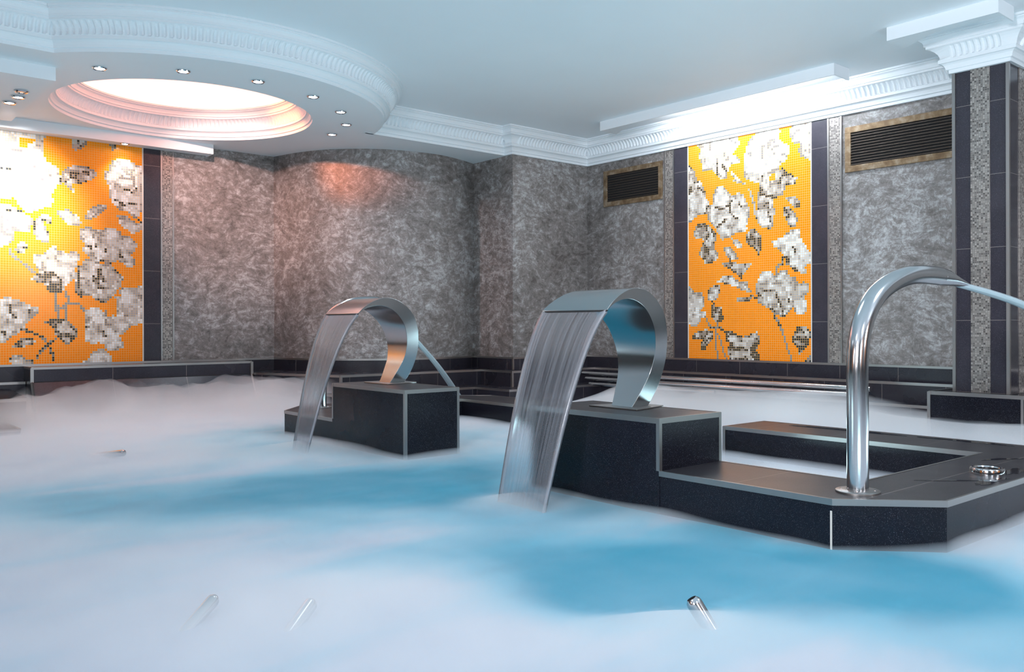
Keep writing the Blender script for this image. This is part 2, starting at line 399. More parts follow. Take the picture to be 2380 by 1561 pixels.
# flower pattern of the two mosaics, in tiles (column, row) from the upper left corner: petals and leaves, stems and veins, gaps
RIGHT_PETALS = [
([(4.0, -0.8), (14.6, -1.3), (28.1, -1.0), (28.7, 3.5), (27.1, 5.2), (25.5, 7.5), (26.9, 8.5), (29.2, 10.7), (28.7, 11.8), (24.1, 12.5), (22.2, 15.2), (21.7, 17.5), (18.2, 17.8), (15.0, 15.0), (13.6, 13.2), (9.7, 12.8), (8.2, 13.2), (8.2, 10.3), (6.7, 8.0), (6.2, 4.5), (7.2, 2.1), (5.2, 0.8)], 0.05),
([(40.0, -0.7), (48.2, -0.5), (49.8, 0.9), (49.0, 5.0), (50.3, 6.1), (51.9, 6.7), (54.0, 8.2), (53.5, 12.1), (52.3, 14.2), (50.0, 15.3), (48.9, 17.9), (46.4, 18.1), (45.3, 19.2), (43.8, 20.4), (41.0, 21.5), (37.7, 22.0), (33.7, 20.6), (31.4, 19.3), (31.0, 14.5), (30.6, 9.6), (31.9, 7.3), (32.4, 4.7), (34.0, 2.5), (36.0, 0.9)], 0.05),
([(55.2, -0.2), (64.2, -0.4), (64.1, 15.9), (61.3, 15.1), (59.3, 13.4), (58.3, 11.1), (58.9, 9.3), (58.5, 8.3), (56.0, 7.6), (54.4, 4.6), (53.6, 3.3), (54.0, 1.2)], 0.1),
([(-0.1, 8.9), (1.7, 10.7), (3.7, 12.6), (5.2, 16.5), (7.7, 18.2), (9.2, 21.4), (9.6, 24.5), (12.1, 27.7), (12.6, 30.7), (10.9, 32.5), (6.6, 33.1), (4.1, 33.9), (1.1, 36.2), (-0.4, 36.5)], 0.2),
([(16.2, 20.7), (19.8, 20.7), (21.7, 22.9), (23.6, 24.7), (24.5, 26.4), (27.5, 25.2), (30.3, 25.8), (32.1, 28.9), (33.6, 32.0), (33.6, 36.7), (32.3, 40.4), (32.7, 42.0), (31.4, 43.2), (26.8, 43.2), (24.0, 44.5), (21.6, 44.7), (19.3, 46.1), (17.4, 43.0), (15.4, 39.9), (13.3, 37.7), (10.9, 35.5), (10.4, 32.5), (12.1, 29.7), (14.5, 28.9), (14.0, 25.9), (15.0, 23.1)], 0.12),
([(2.6, 41.8), (4.6, 38.0), (6.6, 36.7), (9.6, 37.0), (13.3, 39.7), (16.4, 42.3), (15.7, 44.9), (14.5, 48.7), (16.8, 51.8), (16.8, 53.8), (14.4, 55.3), (11.5, 56.3), (9.0, 56.3), (8.6, 53.3), (5.6, 51.5), (7.6, 48.2), (8.6, 45.3), (7.6, 43.8), (4.6, 43.6)], 0.6),
([(32.5, 44.3), (34.3, 41.9), (36.9, 41.8), (39.4, 44.9), (40.2, 47.7), (39.8, 51.5), (38.7, 54.0), (37.1, 51.7), (34.3, 49.5), (32.0, 47.1)], 0.8),
([(24.0, 45.1), (27.7, 46.4), (30.2, 48.9), (30.9, 50.3), (27.5, 50.0), (25.1, 47.8)], 0.1),
([(20.0, 48.5), (24.0, 49.4), (26.7, 52.1), (27.9, 54.9), (25.1, 55.3), (22.8, 54.2), (20.9, 52.1)], 0.1),
([(37.7, 27.1), (43.1, 25.5), (46.4, 24.1), (51.0, 23.7), (51.9, 26.6), (49.5, 29.1), (46.4, 30.0), (46.4, 33.3), (48.9, 36.4), (46.3, 37.4), (45.7, 41.6), (44.2, 42.8), (40.9, 42.1), (38.1, 40.0), (37.2, 37.1), (37.7, 32.4)], 0.35),
([(38.1, 26.8), (41.0, 17.7), (48.9, 17.3), (52.7, 19.0), (57.8, 22.7), (56.8, 25.0), (51.9, 24.7), (51.0, 28.7), (44.2, 29.7)], 0.55),
([(52.3, 30.3), (55.8, 29.8), (58.4, 31.9), (59.9, 34.4), (56.8, 34.8), (53.9, 32.7)], 0.5),
([(50.6, 33.4), (53.7, 34.5), (56.4, 36.6), (57.6, 39.1), (57.4, 42.7), (54.3, 42.9), (52.2, 39.8), (50.6, 36.5)], 0.4),
([(45.2, 48.1), (50.5, 47.0), (52.6, 45.0), (55.8, 43.5), (58.8, 44.1), (59.6, 48.3), (61.2, 51.1), (62.8, 53.0), (64.2, 54.9), (64.0, 58.5), (61.2, 60.1), (62.0, 62.9), (59.2, 62.5), (56.7, 60.3), (53.6, 59.4), (52.6, 56.9), (50.1, 54.0), (48.8, 51.7), (45.9, 50.4)], 0.15),
([(19.2, 56.3), (24.0, 55.8), (27.9, 56.8), (32.0, 57.1), (35.4, 56.3), (34.3, 58.7), (32.0, 60.9), (29.0, 62.3), (26.3, 61.2), (22.8, 59.0), (20.4, 57.6)], 0.4),
([(16.1, 64.6), (19.2, 62.2), (23.9, 62.0), (26.7, 63.7), (29.7, 65.2), (32.2, 64.3), (33.1, 67.2), (34.9, 70.1), (32.0, 69.7), (28.1, 68.0), (23.9, 66.5), (19.2, 65.3)], 0.3),
([(10.7, 68.4), (14.4, 66.5), (18.0, 66.1), (17.8, 69.6), (16.3, 72.5), (13.2, 73.8), (11.0, 72.4)], 0.4),
([(25.8, 73.1), (27.4, 71.8), (34.2, 71.5), (34.9, 73.0), (32.6, 74.3), (29.0, 74.2)], 0.4),
([(38.0, 64.6), (39.8, 60.9), (44.1, 61.1), (46.3, 63.1), (49.4, 61.0), (53.0, 61.5), (53.8, 63.8), (56.7, 64.5), (58.3, 66.9), (60.7, 66.4), (63.2, 67.8), (62.8, 71.0), (60.3, 72.7), (61.9, 74.6), (61.9, 79.0), (59.7, 79.9), (56.7, 79.5), (55.6, 77.1), (54.6, 78.4), (52.1, 80.8), (49.4, 80.7), (46.2, 79.4), (43.0, 76.9), (39.7, 75.5), (37.5, 74.0), (38.6, 72.1), (36.4, 69.2)], 0.28),
([(0.0, 65.0), (2.5, 67.5), (3.5, 69.5), (7.5, 69.3), (9.5, 72.3), (9.0, 75.7), (7.0, 77.7), (9.5, 78.3), (9.7, 80.3), (7.0, 80.9), (6.5, 83.3), (4.5, 85.3), (0.7, 84.3), (-0.6, 81.2)], 0.1),
([(13.2, 74.4), (15.6, 75.9), (18.7, 76.5), (19.2, 79.4), (20.3, 81.4), (19.1, 83.0), (15.6, 82.9), (13.1, 80.4)], 0.9),
([(1.2, 90.0), (4.5, 87.7), (9.4, 86.3), (14.4, 86.9), (14.4, 90.3), (11.4, 93.3), (9.4, 95.7), (7.4, 96.5), (7.0, 93.3), (8.0, 91.3), (3.2, 91.4)], 0.75),
([(20.3, 86.9), (24.3, 87.3), (27.3, 88.8), (30.3, 89.7), (33.0, 88.8), (37.5, 87.2), (38.6, 88.7), (39.7, 91.0), (38.6, 93.3), (37.0, 95.2), (38.6, 97.6), (39.6, 100.0), (31.8, 100.2), (23.8, 100.5), (21.9, 97.0), (21.5, 94.7), (23.8, 93.1), (21.0, 91.2)], 0.7),
([(55.6, 88.1), (57.0, 85.7), (59.1, 84.5), (61.7, 85.0), (63.7, 87.2), (63.5, 89.9), (62.7, 92.6), (61.1, 94.0), (59.7, 95.3), (58.7, 97.1), (57.6, 94.4), (55.2, 91.7)], 0.95),
([(61.1, 98.9), (63.9, 96.5), (64.1, 100.4), (61.3, 100.5)], 0.5)]
RIGHT_STEMS = [
([(25.2, 19.1), (31.0, 21.7), (34.3, 25.4), (35.9, 30.3), (37.0, 36.1)], 0.61, 2),
([(24.1, 15.4), (28.2, 19.8), (32.1, 22.6)], 0.53, 1),
([(46.2, 80.7), (48.8, 83.9), (50.0, 86.8)], 0.65, 4),
([(50.0, 86.8), (51.7, 91.2), (53.3, 95.4), (55.2, 100.3)], 0.47, 3),
([(9.5, 80.3), (11.4, 83.7), (13.1, 85.7)], 0.49, 3),
([(12.4, 85.7), (18.0, 85.7), (20.1, 87.3)], 0.49, 4),
([(13.7, 73.0), (14.6, 75.0)], 0.49, 4),
([(16.8, 82.9), (16.8, 85.7)], 0.49, 3),
([(15.1, 87.3), (15.6, 91.3), (16.0, 96.2), (17.2, 100.3)], 0.45, 3),
([(15.6, 86.9), (18.2, 91.2), (19.6, 96.1), (21.5, 100.6)], 0.45, 3),
([(12.4, 87.9), (9.4, 88.3), (5.7, 90.1)], 0.45, 4),
([(23.2, 53.8), (24.4, 57.2)], 0.51, 4),
([(28.1, 61.4), (29.9, 63.8)], 0.51, 4),
([(34.9, 71.7), (38.0, 72.5), (38.4, 70.6)], 0.57, 4),
([(50.5, 55.5), (50.9, 58.1)], 0.61, 4),
([(50.9, 55.5), (53.0, 56.0), (53.0, 58.2)], 0.82, 4),
([(49.4, 58.4), (47.6, 59.8), (47.5, 63.1)], 0.49, 3),
([(53.8, 59.0), (57.1, 61.4)], 0.51, 4),
([(55.9, 51.7), (56.7, 53.0)], 0.61, 4),
([(41.9, 69.6), (46.9, 69.9)], 0.57, 4),
([(39.8, 71.0), (40.2, 72.9)], 0.49, 4),
([(47.5, 71.1), (48.8, 73.9), (50.5, 77.1), (50.9, 80.4)], 0.61, 4),
([(53.0, 74.0), (54.2, 74.0)], 0.53, 4),
([(44.1, 77.1), (46.2, 78.6)], 0.51, 4),
([(15.2, 30.0), (19.3, 31.8), (23.3, 29.9), (24.0, 28.6)], 0.53, 4),
([(23.3, 30.5), (24.0, 33.9)], 0.53, 4),
([(9.6, 32.8), (10.9, 29.9), (12.6, 29.3)], 0.57, 4),
([(28.2, 29.5), (29.3, 31.5)], 0.53, 4),
([(25.4, 35.9), (27.3, 36.7)], 0.49, 4),
([(21.7, 36.2), (18.8, 38.3), (16.4, 39.6)], 0.49, 4),
([(5.6, 38.1), (9.6, 37.8), (11.6, 42.5), (8.8, 46.3), (9.6, 51.4), (9.0, 53.8)], 0.61, 4),
([(13.3, 40.7), (15.0, 43.4)], 0.57, 4),
([(16.5, 8.1), (16.5, 15.4), (18.4, 16.2)], 0.57, 4),
([(19.4, 11.8), (21.7, 14.1)], 0.61, 4),
([(12.4, 0.5), (12.9, 4.0)], 0.49, 3),
([(23.6, 0.8), (24.6, 1.9)], 0.53, 3),
([(41.0, 6.5), (40.4, 11.7)], 0.61, 3),
([(45.3, 8.1), (48.6, 7.3)], 0.49, 3),
([(34.2, 8.2), (34.6, 9.6)], 0.53, 3),
([(50.6, 18.1), (50.2, 21.2), (48.9, 23.5)], 0.73, 4),
([(38.8, 27.2), (44.2, 28.4), (47.6, 29.8)], 0.61, 4),
([(43.1, 31.5), (43.7, 36.8), (44.6, 39.7)], 0.61, 4),
([(51.6, 34.8), (53.1, 37.3)], 0.57, 4),
([(56.0, 32.2), (57.2, 33.8)], 0.57, 4),
([(55.8, 7.0), (59.3, 8.0), (59.3, 12.1), (62.1, 14.9)], 0.49, 3),
([(5.7, -0.4), (9.0, 2.0)], 0.51, 3),
([(0.2, 9.1), (2.7, 11.5)], 0.57, 4),
([(1.1, 19.4), (0.6, 21.9), (2.7, 21.8)], 0.61, 4),
([(3.4, 17.7), (5.9, 17.8)], 0.53, 4),
([(5.2, 19.9), (9.6, 23.0)], 0.53, 4)]
RIGHT_GAPS = [
[(28.7, 20.9), (32.5, 22.3), (35.0, 24.9), (32.8, 24.3)],
[(34.3, 24.5), (35.5, 27.4), (37.0, 30.5), (37.7, 27.7), (35.9, 25.8)],
[(44.2, 20.4), (46.4, 18.8), (47.6, 20.9), (46.4, 22.2), (44.2, 22.3)],
[(51.0, 28.7), (54.8, 29.1), (51.9, 30.6), (47.6, 30.9), (46.4, 33.3), (48.9, 34.5), (50.1, 37.4), (47.6, 37.2), (45.5, 31.4)]]
LEFT_PETALS = [
([(20.0, 1.8), (36.7, 2.1), (37.8, 3.2), (36.7, 4.5), (35.9, 8.5), (36.7, 14.2), (38.8, 15.4), (40.8, 16.1), (42.5, 18.6), (42.1, 22.3), (40.8, 25.2), (39.1, 28.5), (39.8, 30.8), (39.1, 33.2), (37.5, 34.1), (35.0, 35.0), (32.6, 36.0), (31.3, 37.5), (29.4, 36.9), (27.4, 34.6), (26.2, 33.3), (24.6, 31.3), (13.8, 34.1), (13.9, 2.7)], 0.05),
([(13.8, 34.1), (20.0, 33.5), (23.8, 34.0), (27.0, 36.4), (29.4, 37.7), (31.8, 38.7), (31.8, 41.4), (31.0, 44.2), (29.4, 45.2), (27.0, 44.5), (24.6, 45.5), (24.9, 49.0), (23.0, 50.9), (19.9, 52.0), (13.8, 53.2)], 0.15),
([(31.8, 40.5), (34.2, 37.7), (37.8, 36.8), (39.4, 39.0), (39.4, 40.9), (36.6, 40.2), (35.0, 41.2)], 0.5),
([(31.8, 41.4), (34.2, 40.4), (37.1, 42.8), (38.4, 45.5), (38.2, 48.6), (35.8, 49.3), (33.4, 47.6), (31.8, 45.0)], 0.3),
([(25.4, 52.6), (27.0, 49.3), (29.3, 49.1), (30.1, 51.4), (28.5, 53.8), (26.2, 54.3)], 0.4),
([(47.0, 1.5), (52.7, 1.1), (53.2, 4.4), (51.8, 6.8), (49.2, 8.6), (46.7, 8.4), (46.7, 5.2)], 0.5),
([(60.6, 0.6), (65.4, 0.4), (64.7, 3.8), (64.4, 7.0), (62.9, 7.2), (62.4, 4.1)], 0.5),
([(42.1, 20.5), (44.2, 17.5), (46.7, 15.4), (51.0, 14.9), (55.3, 15.7), (57.0, 17.9), (56.2, 19.9), (53.5, 21.5), (49.2, 23.1), (47.8, 22.7), (47.2, 24.0), (47.8, 26.7), (45.8, 25.6), (43.8, 23.1), (42.4, 24.1)], 0.45),
([(63.6, 10.9), (67.8, 9.7), (71.5, 10.6), (74.6, 12.1), (76.5, 11.9), (76.4, 32.3), (74.6, 34.4), (73.8, 36.7), (71.4, 34.6), (70.5, 33.7), (68.6, 32.9), (65.9, 32.8), (64.7, 31.4), (62.9, 29.6), (61.8, 25.9), (61.8, 22.1), (60.0, 19.5), (59.7, 16.7), (61.8, 15.5), (62.4, 13.6)], 0.15),
([(40.8, 36.2), (42.4, 34.6), (45.8, 34.3), (48.3, 36.1), (50.9, 39.1), (50.6, 40.4), (47.8, 41.2), (44.9, 40.4), (42.8, 38.4)], 0.1),
([(52.3, 38.1), (52.6, 35.2), (55.2, 32.2), (58.8, 30.9), (61.1, 31.7), (59.6, 34.1), (57.0, 36.2), (54.4, 38.3)], 0.1),
([(65.4, 35.1), (68.6, 34.8), (71.4, 36.5), (73.8, 38.3), (76.4, 36.5), (76.4, 40.0), (73.8, 42.1), (71.4, 43.3), (68.6, 40.6), (65.9, 37.9)], 0.1),
([(50.4, 41.9), (53.5, 41.1), (57.0, 42.3), (59.6, 41.6), (61.4, 41.1), (64.6, 40.9), (66.8, 42.6), (67.7, 44.5), (70.5, 44.3), (73.2, 46.0), (73.8, 48.9), (72.7, 50.9), (70.4, 52.4), (72.6, 53.8), (73.8, 56.1), (71.9, 58.1), (69.0, 57.4), (66.8, 56.0), (65.3, 55.1), (63.5, 56.5), (61.4, 56.6), (58.7, 56.4), (55.2, 55.0), (52.9, 53.8), (51.2, 51.5), (51.8, 48.3), (50.5, 46.5), (49.8, 43.8)], 0.28),
([(50.8, 57.1), (52.6, 55.3), (56.4, 55.5), (58.7, 56.7), (62.3, 57.1), (65.0, 59.5), (67.7, 62.7), (67.1, 65.5), (64.9, 69.4), (62.8, 71.4), (60.4, 74.2), (58.1, 73.9), (55.2, 71.5), (52.2, 71.2), (50.0, 71.6), (48.4, 69.8), (48.3, 66.1), (48.4, 62.4), (49.8, 58.6)], 0.38),
([(31.7, 55.4), (32.8, 54.0), (35.8, 53.8), (37.8, 51.9), (38.8, 50.2), (40.7, 50.1), (41.6, 51.7), (43.7, 52.4), (45.4, 53.3), (46.6, 51.8), (49.2, 52.2), (50.0, 54.9), (49.2, 57.2), (48.3, 59.6), (48.8, 62.4), (47.4, 64.3), (45.7, 65.8), (43.7, 68.4), (41.5, 70.5), (39.0, 70.4), (37.4, 68.2), (35.4, 65.6), (33.3, 64.7), (30.9, 65.2), (31.7, 63.0), (34.1, 62.0), (33.3, 59.3), (32.2, 57.6)], 0.22),
([(32.8, 63.3), (35.8, 62.1), (40.7, 62.3), (42.7, 64.1), (42.7, 69.9), (39.0, 70.4), (37.0, 67.9), (35.1, 65.0)], 0.9),
([(13.8, 74.1), (21.1, 72.5), (24.5, 72.5), (28.0, 73.8), (30.1, 75.2), (33.3, 75.9), (34.4, 78.3), (32.8, 80.0), (31.2, 81.0), (29.2, 83.1), (28.9, 85.4), (26.9, 86.7), (24.5, 88.1), (22.9, 89.8), (21.1, 91.1), (13.7, 90.6)], 0.12),
([(51.5, 77.5), (52.5, 76.8), (56.9, 75.6), (59.2, 77.1), (60.4, 79.3), (62.2, 79.9), (63.5, 78.6), (64.9, 79.9), (65.3, 73.2), (64.0, 71.3), (66.8, 71.3), (65.8, 68.4), (67.7, 66.5), (70.4, 67.0), (76.4, 66.2), (76.3, 82.7), (72.2, 84.1), (69.4, 85.6), (67.6, 88.1), (66.3, 88.5), (67.6, 90.8), (67.6, 93.8), (64.9, 94.7), (62.2, 95.6), (60.4, 94.4), (59.5, 92.2), (57.8, 91.2), (54.2, 92.1), (52.5, 90.6), (51.8, 87.4), (52.2, 83.7), (51.7, 80.9)], 0.02),
([(36.5, 81.8), (39.8, 80.9), (43.2, 80.9), (44.8, 81.3), (46.5, 83.7), (48.7, 85.5), (49.1, 87.4), (47.7, 90.1), (45.6, 92.0), (44.0, 91.6), (42.3, 90.1), (40.6, 88.2), (39.8, 85.5), (38.2, 83.7)], 0.7),
([(24.5, 92.5), (27.3, 89.5), (30.8, 89.0), (33.2, 89.9), (31.6, 91.7), (28.4, 92.6)], 0.5),
([(22.6, 97.8), (24.5, 95.5), (27.3, 95.6), (28.9, 97.4), (32.1, 98.6), (31.6, 100.7), (25.3, 100.5)], 0.5),
([(49.9, 100.9), (53.4, 97.7), (55.1, 95.5), (56.8, 94.4), (59.5, 94.4), (62.2, 96.0), (63.4, 99.4), (63.0, 101.3)], 0.02),
([(64.5, 99.5), (67.8, 99.6), (67.8, 101.5), (64.5, 101.4)], 0.1)]
LEFT_STEMS = [
([(23.3, 52.7), (24.3, 54.8), (29.3, 59.1), (33.8, 62.5)], 0.61, 3),
([(40.2, 70.3), (40.8, 74.5), (41.3, 80.0)], 0.61, 3),
([(44.4, 69.5), (45.4, 73.6), (44.0, 76.3), (44.5, 81.3)], 0.61, 3),
([(41.5, 76.5), (44.8, 75.7)], 0.61, 3),
([(46.6, 74.4), (50.0, 75.0), (51.7, 77.5)], 0.53, 3),
([(27.7, 85.4), (31.6, 86.7), (35.2, 88.5), (37.6, 91.8), (39.0, 95.1), (39.1, 99.1)], 0.53, 4),
([(40.3, 89.7), (37.6, 91.8), (35.2, 94.0), (33.2, 97.2)], 0.57, 4),
([(36.8, 82.4), (42.3, 82.4)], 0.57, 4),
([(40.3, 85.5), (42.3, 87.9), (47.7, 88.3)], 0.65, 4),
([(45.7, 82.4), (48.2, 85.5)], 0.49, 3),
([(23.0, 75.3), (23.7, 78.8), (25.0, 80.6)], 0.53, 4),
([(30.9, 77.7), (31.2, 79.5)], 0.53, 4),
([(20.6, 86.3), (21.7, 87.7)], 0.61, 4),
([(28.9, 89.5), (32.1, 89.9)], 0.53, 4),
([(49.6, 58.6), (49.1, 62.3), (49.6, 67.0), (50.5, 71.2)], 0.53, 4),
([(55.5, 63.1), (56.9, 64.9), (58.7, 62.9), (59.6, 63.9)], 0.92, 4),
([(58.0, 59.2), (58.0, 63.9)], 0.57, 4),
([(57.8, 67.7), (61.0, 67.2)], 0.61, 4),
([(49.5, 63.7), (51.7, 63.8)], 0.53, 4),
([(52.6, 49.6), (54.9, 50.0)], 0.61, 4),
([(56.8, 48.6), (56.8, 49.5)], 0.61, 4),
([(60.0, 50.1), (60.5, 51.0)], 0.61, 4),
([(58.7, 55.4), (60.5, 55.9), (62.8, 56.5)], 0.61, 4),
([(66.2, 52.2), (67.2, 53.7)], 0.65, 4),
([(35.8, 62.1), (39.9, 61.9)], 0.57, 4),
([(32.8, 62.9), (35.8, 63.0)], 0.49, 4),
([(32.8, 65.1), (35.8, 65.0)], 0.49, 4),
([(52.2, 84.6), (53.9, 84.6)], 0.53, 4),
([(59.9, 86.1), (60.0, 88.4)], 0.53, 4),
([(60.8, 77.1), (61.0, 79.9), (60.6, 83.7)], 0.41, 3),
([(32.2, 41.0), (32.6, 44.1)], 0.61, 4),
([(35.2, 39.0), (37.4, 40.1)], 0.57, 4),
([(26.5, 51.3), (29.0, 51.3)], 0.57, 4),
([(20.7, 37.0), (20.8, 44.9)], 0.61, 3),
([(22.8, 36.3), (27.4, 36.2)], 0.53, 4),
([(46.3, 17.3), (46.7, 20.0)], 0.57, 4),
([(47.2, 18.5), (49.6, 18.4)], 0.57, 4),
([(51.3, 17.3), (53.7, 18.1)], 0.57, 4),
([(48.6, 21.3), (49.9, 21.2)], 0.51, 4),
([(43.3, 19.5), (44.1, 23.1), (46.6, 25.6)], 0.49, 3),
([(47.6, 2.9), (51.8, 2.7)], 0.61, 4),
([(49.3, 4.5), (50.3, 7.0)], 0.53, 4),
([(61.5, 2.9), (64.7, 2.8)], 0.61, 4),
([(67.2, 14.0), (72.0, 14.4)], 0.69, 3),
([(68.7, 15.7), (72.8, 17.5)], 0.61, 3),
([(67.4, 18.1), (72.0, 18.8), (72.7, 21.0)], 0.61, 3),
([(68.7, 23.3), (72.7, 24.5), (73.3, 22.9)], 0.61, 4),
([(65.0, 28.3), (68.7, 30.6)], 0.57, 4),
([(70.1, 29.9), (73.4, 29.2)], 0.53, 4),
([(74.6, 36.3), (75.7, 37.8)], 0.57, 4),
([(21.2, 11.9), (27.8, 11.4)], 0.61, 3),
([(20.9, 19.3), (23.1, 19.4)], 0.53, 4),
([(29.8, 2.7), (30.4, 3.9)], 0.53, 4)]
LEFT_GAPS = [
[(26.6, 6.6), (32.3, 5.4), (33.3, 7.1), (30.4, 8.4), (29.4, 10.5), (26.6, 9.8)]]
def in_poly(x, y, P):
    c = False
    for i in range(len(P)):
        x1, y1 = P[i]; x2, y2 = P[i-1]
        if (y1 > y) != (y2 > y) and x < (x2-x1)*(y-y1)/(y2-y1)+x1: c = not c
    return c
def seg_dist(x, y, a, b):
    l = (b[0]-a[0])**2+(b[1]-a[1])**2
    t = max(0, min(1, ((x-a[0])*(b[0]-a[0])+(y-a[1])*(b[1]-a[1]))/l)) if l else 0
    return math.hypot(x-a[0]-t*(b[0]-a[0]), y-a[1]-t*(b[1]-a[1]))
def hash3(i, j, s=0): return (math.sin(i*127.1+j*311.7+s*74.7)*43758.5453) % 1
def val_noise(x, y, s=0):
    i, j = math.floor(x), math.floor(y); a, b = x-i, y-j; a = a*a*(3-2*a); b = b*b*(3-2*b)
    return (hash3(i, j, s)*(1-a)+hash3(i+1, j, s)*a)*(1-b)+(hash3(i, j+1, s)*(1-a)+hash3(i+1, j+1, s)*a)*b
def raster(petals, stems, gaps, cols, nrows):
    """tile shades: -1 orange, 0 white to 4 black"""
    rows = []
    for r in range(nrows):
        row = []
        for c in range(cols):
            x, y = c+0.5, r+0.5; ch = -1
            if not any(in_poly(x, y, g) for g in gaps):
                for P, dk in petals:
                    if in_poly(x, y, P):
                        e = min(seg_dist(x, y, P[i], P[i-1]) for i in range(len(P)))
                        n = val_noise(c/2.2, r/2.2, len(P))*0.6+val_noise(c/1.1, r/1.1, 3)*0.4
                        v = n+(0.18 if e < 0.95 else 0)*(1 if n > 0.3 else 0.5)+dk*0.35
                        if v > 0.98: ch = 4
                        elif v > 0.76+(0 if dk > 0.4 else 0.04): ch = 3 if dk <= 0.6 or hash3(c, r, 1) < 0.4 else 4
                        elif v > 0.62: ch = 2
                        elif v > 0.45: ch = 1
                        else: ch = 0
                        if dk < 0.3 and ch == 4: ch = 3
                for ln, w, k in stems:
                    if min(seg_dist(x, y, ln[i], ln[i+1]) for i in range(len(ln)-1)) < w: ch = k if hash3(c, r, 7) < 0.72 else 3
            row.append(ch)
        rows.append(row)
    return rows
def sweep(mb, path, prof, closed=False):
    pts = subdivide_path(path, 99, closed); v = []; f = []; c = len(pts); n = len(prof)
    for p, d, run in pts:
        for a, b in prof: v.append((p.x+d.x*a, p.y+d.y*a, b))
    for i in range(c if closed else c-1):
        j = (i+1) % c
        for k in range(n-1): f.append((i*n+k, j*n+k, j*n+k+1, i*n+k+1))
    return mb.add(v, f)
def catmull(P, k=5):
    o = []
    for i in range(len(P)-1):
        a, b, c, d = P[max(i-1, 0)], P[i], P[i+1], P[min(i+2, len(P)-1)]
        for j in range(k):
            t = j/k
            o.append(tuple(0.5*((2*b[q])+(-a[q]+c[q])*t+(2*a[q]-5*b[q]+4*c[q]-d[q])*t*t+(-a[q]+3*b[q]-3*c[q]+d[q])*t**3) for q in range(len(b))))
    o.append(tuple(P[-1])); return o
def star_face(mb, cx, cy, r, poly, z, n=128):
    """flat ceiling between a round hole and a polygon that surrounds it"""
    ang = set(2*math.pi*i/n for i in range(n))
    for x, y in poly: ang.add(math.atan2(y-cy, x-cx) % (2*math.pi))
    ang = sorted(ang); V = []
    for a in ang:
        dx, dy = math.cos(a), math.sin(a); best = 1e9
        for i in range(len(poly)):
            (x1, y1), (x2, y2) = poly[i], poly[(i+1) % len(poly)]
            ex, ey = x2-x1, y2-y1; den = dx*ey-dy*ex
            if abs(den) < 1e-9: continue
            t = ((x1-cx)*ey-(y1-cy)*ex)/den; u = ((x1-cx)*dy-(y1-cy)*dx)/den
            if t > 0 and -1e-6 <= u <= 1+1e-6: best = min(best, t)
        V.append((cx+dx*r, cy+dy*r, z)); V.append((cx+dx*best, cy+dy*best, z))
    k = len(ang)
    mb.add(V, [(2*i, 2*i+1, 2*((i+1) % k)+1, 2*((i+1) % k)) for i in range(k)])

T = 0.585; LOW = 3.10; TOP = 3.41
DC = (3.09, 8.66); RD = 1.92; RW = 1.25
# ------------------------------------------------------------------ room shell
curve = catmull([(4.70, 10.15), (4.80, 9.75), (4.94, 9.42), (5.12, 9.18), (5.32, 9.0), (5.53, 8.87), (5.75, 8.79), (6.0, 8.74), (6.27, 8.73), (6.54, 8.79), (6.75, 8.86), (6.91, 8.93)], 4)
struct(MB().box(-4.2, 8.5, -4.2, 10.7, -1.25, -1.1).build('floor', MAT['floor']))
struct(MB().box(8.22, 8.42, -4.2, 8.3, -1.1, TOP).build('wall_right', MAT['plaster']))
struct(MB().box(-4.2, 4.70, 10.15, 10.35, -1.1, TOP).build('wall_left', MAT['plaster']))
struct(MB().prism(curve+[(6.91, 10.6), (4.70, 10.6)], -1.1, TOP).build('wall_curved', MAT['plaster'], smooth=True))
struct(MB().box(6.911, 8.22, 8.13, 10.6, -1.1, TOP).build('wall_back', MAT['plaster']))
struct(MB().box(-4.2, -4.0, -4.2, 10.35, -1.1, TOP).build('wall_far_left', MAT['plaster']))
struct(MB().box(-4.2, 8.42, -4.4, -4.2, -1.1, TOP).build('wall_behind_camera', MAT['plaster']))
m = MB(); m.box(-4.0, -3.985, -4.2, 10.15, -0.5, 1.0).box(-4.0, 8.2, -4.2, -4.185, -0.5, 1.0); struct(m.build('dark_reflection_band', MAT['tilep']))  # unseen dark band, added to give the steel dark reflections
m = MB(); m.box(-3.99, -3.97, -0.5, 1.4, 1.0, 3.1).box(-3.99, -3.97, 4.0, 6.0, 1.0, 3.1).box(0.2, 2.0, -4.19, -4.17, 1.0, 3.1).box(4.6, 6.6, -4.19, -4.17, 1.0, 3.1)  # unseen orange panels, added so the steel picks up warm reflections
struct(m.build('reflection_panels', simple('orange_panel', (0.85, 0.22, 0.01), 0.4)), 'plain orange panels added out of view for warm reflections in the steel')
m = MB(); star_face(m, DC[0], DC[1], 1.03, [(-4.2, -4.3), (8.4, -4.3), (8.4, 10.6), (-4.2, 10.6)], TOP)
struct(m.build('ceiling', MAT['paint'], recalc=False))
a0 = math.atan2(7.43-DC[1], 1.64-DC[0]); a1 = math.atan2(8.28-DC[1], 4.96-DC[0])
na = 340
arc = [(DC[0]+RD*math.cos(a0+(a1-a0)*i/na), DC[1]+RD*math.sin(a0+(a1-a0)*i/na)) for i in range(na+1)]
m = MB(); star_face(m, DC[0], DC[1], RW, [(-4.2, 7.40)]+arc[::4]+[(6.93, 8.28), (6.93, 10.6), (-4.2, 10.6)], LOW)
struct(m.build('ceiling_lowered', MAT['paint'], recalc=False), 'lowered part of the white ceiling with a rounded edge')
struct(cornice('trim_1', [(-4.0, 7.40)]+arc, LOW), 'white plaster crown moulding round the lowered ceiling')
struct(cornice('trim_2', [(8.22, -4.0), (8.22, 8.13), (6.91, 8.13), (6.91, 8.28), (4.90, 8.28)], LOW, flip=True), 'white plaster crown moulding on the right and back walls')

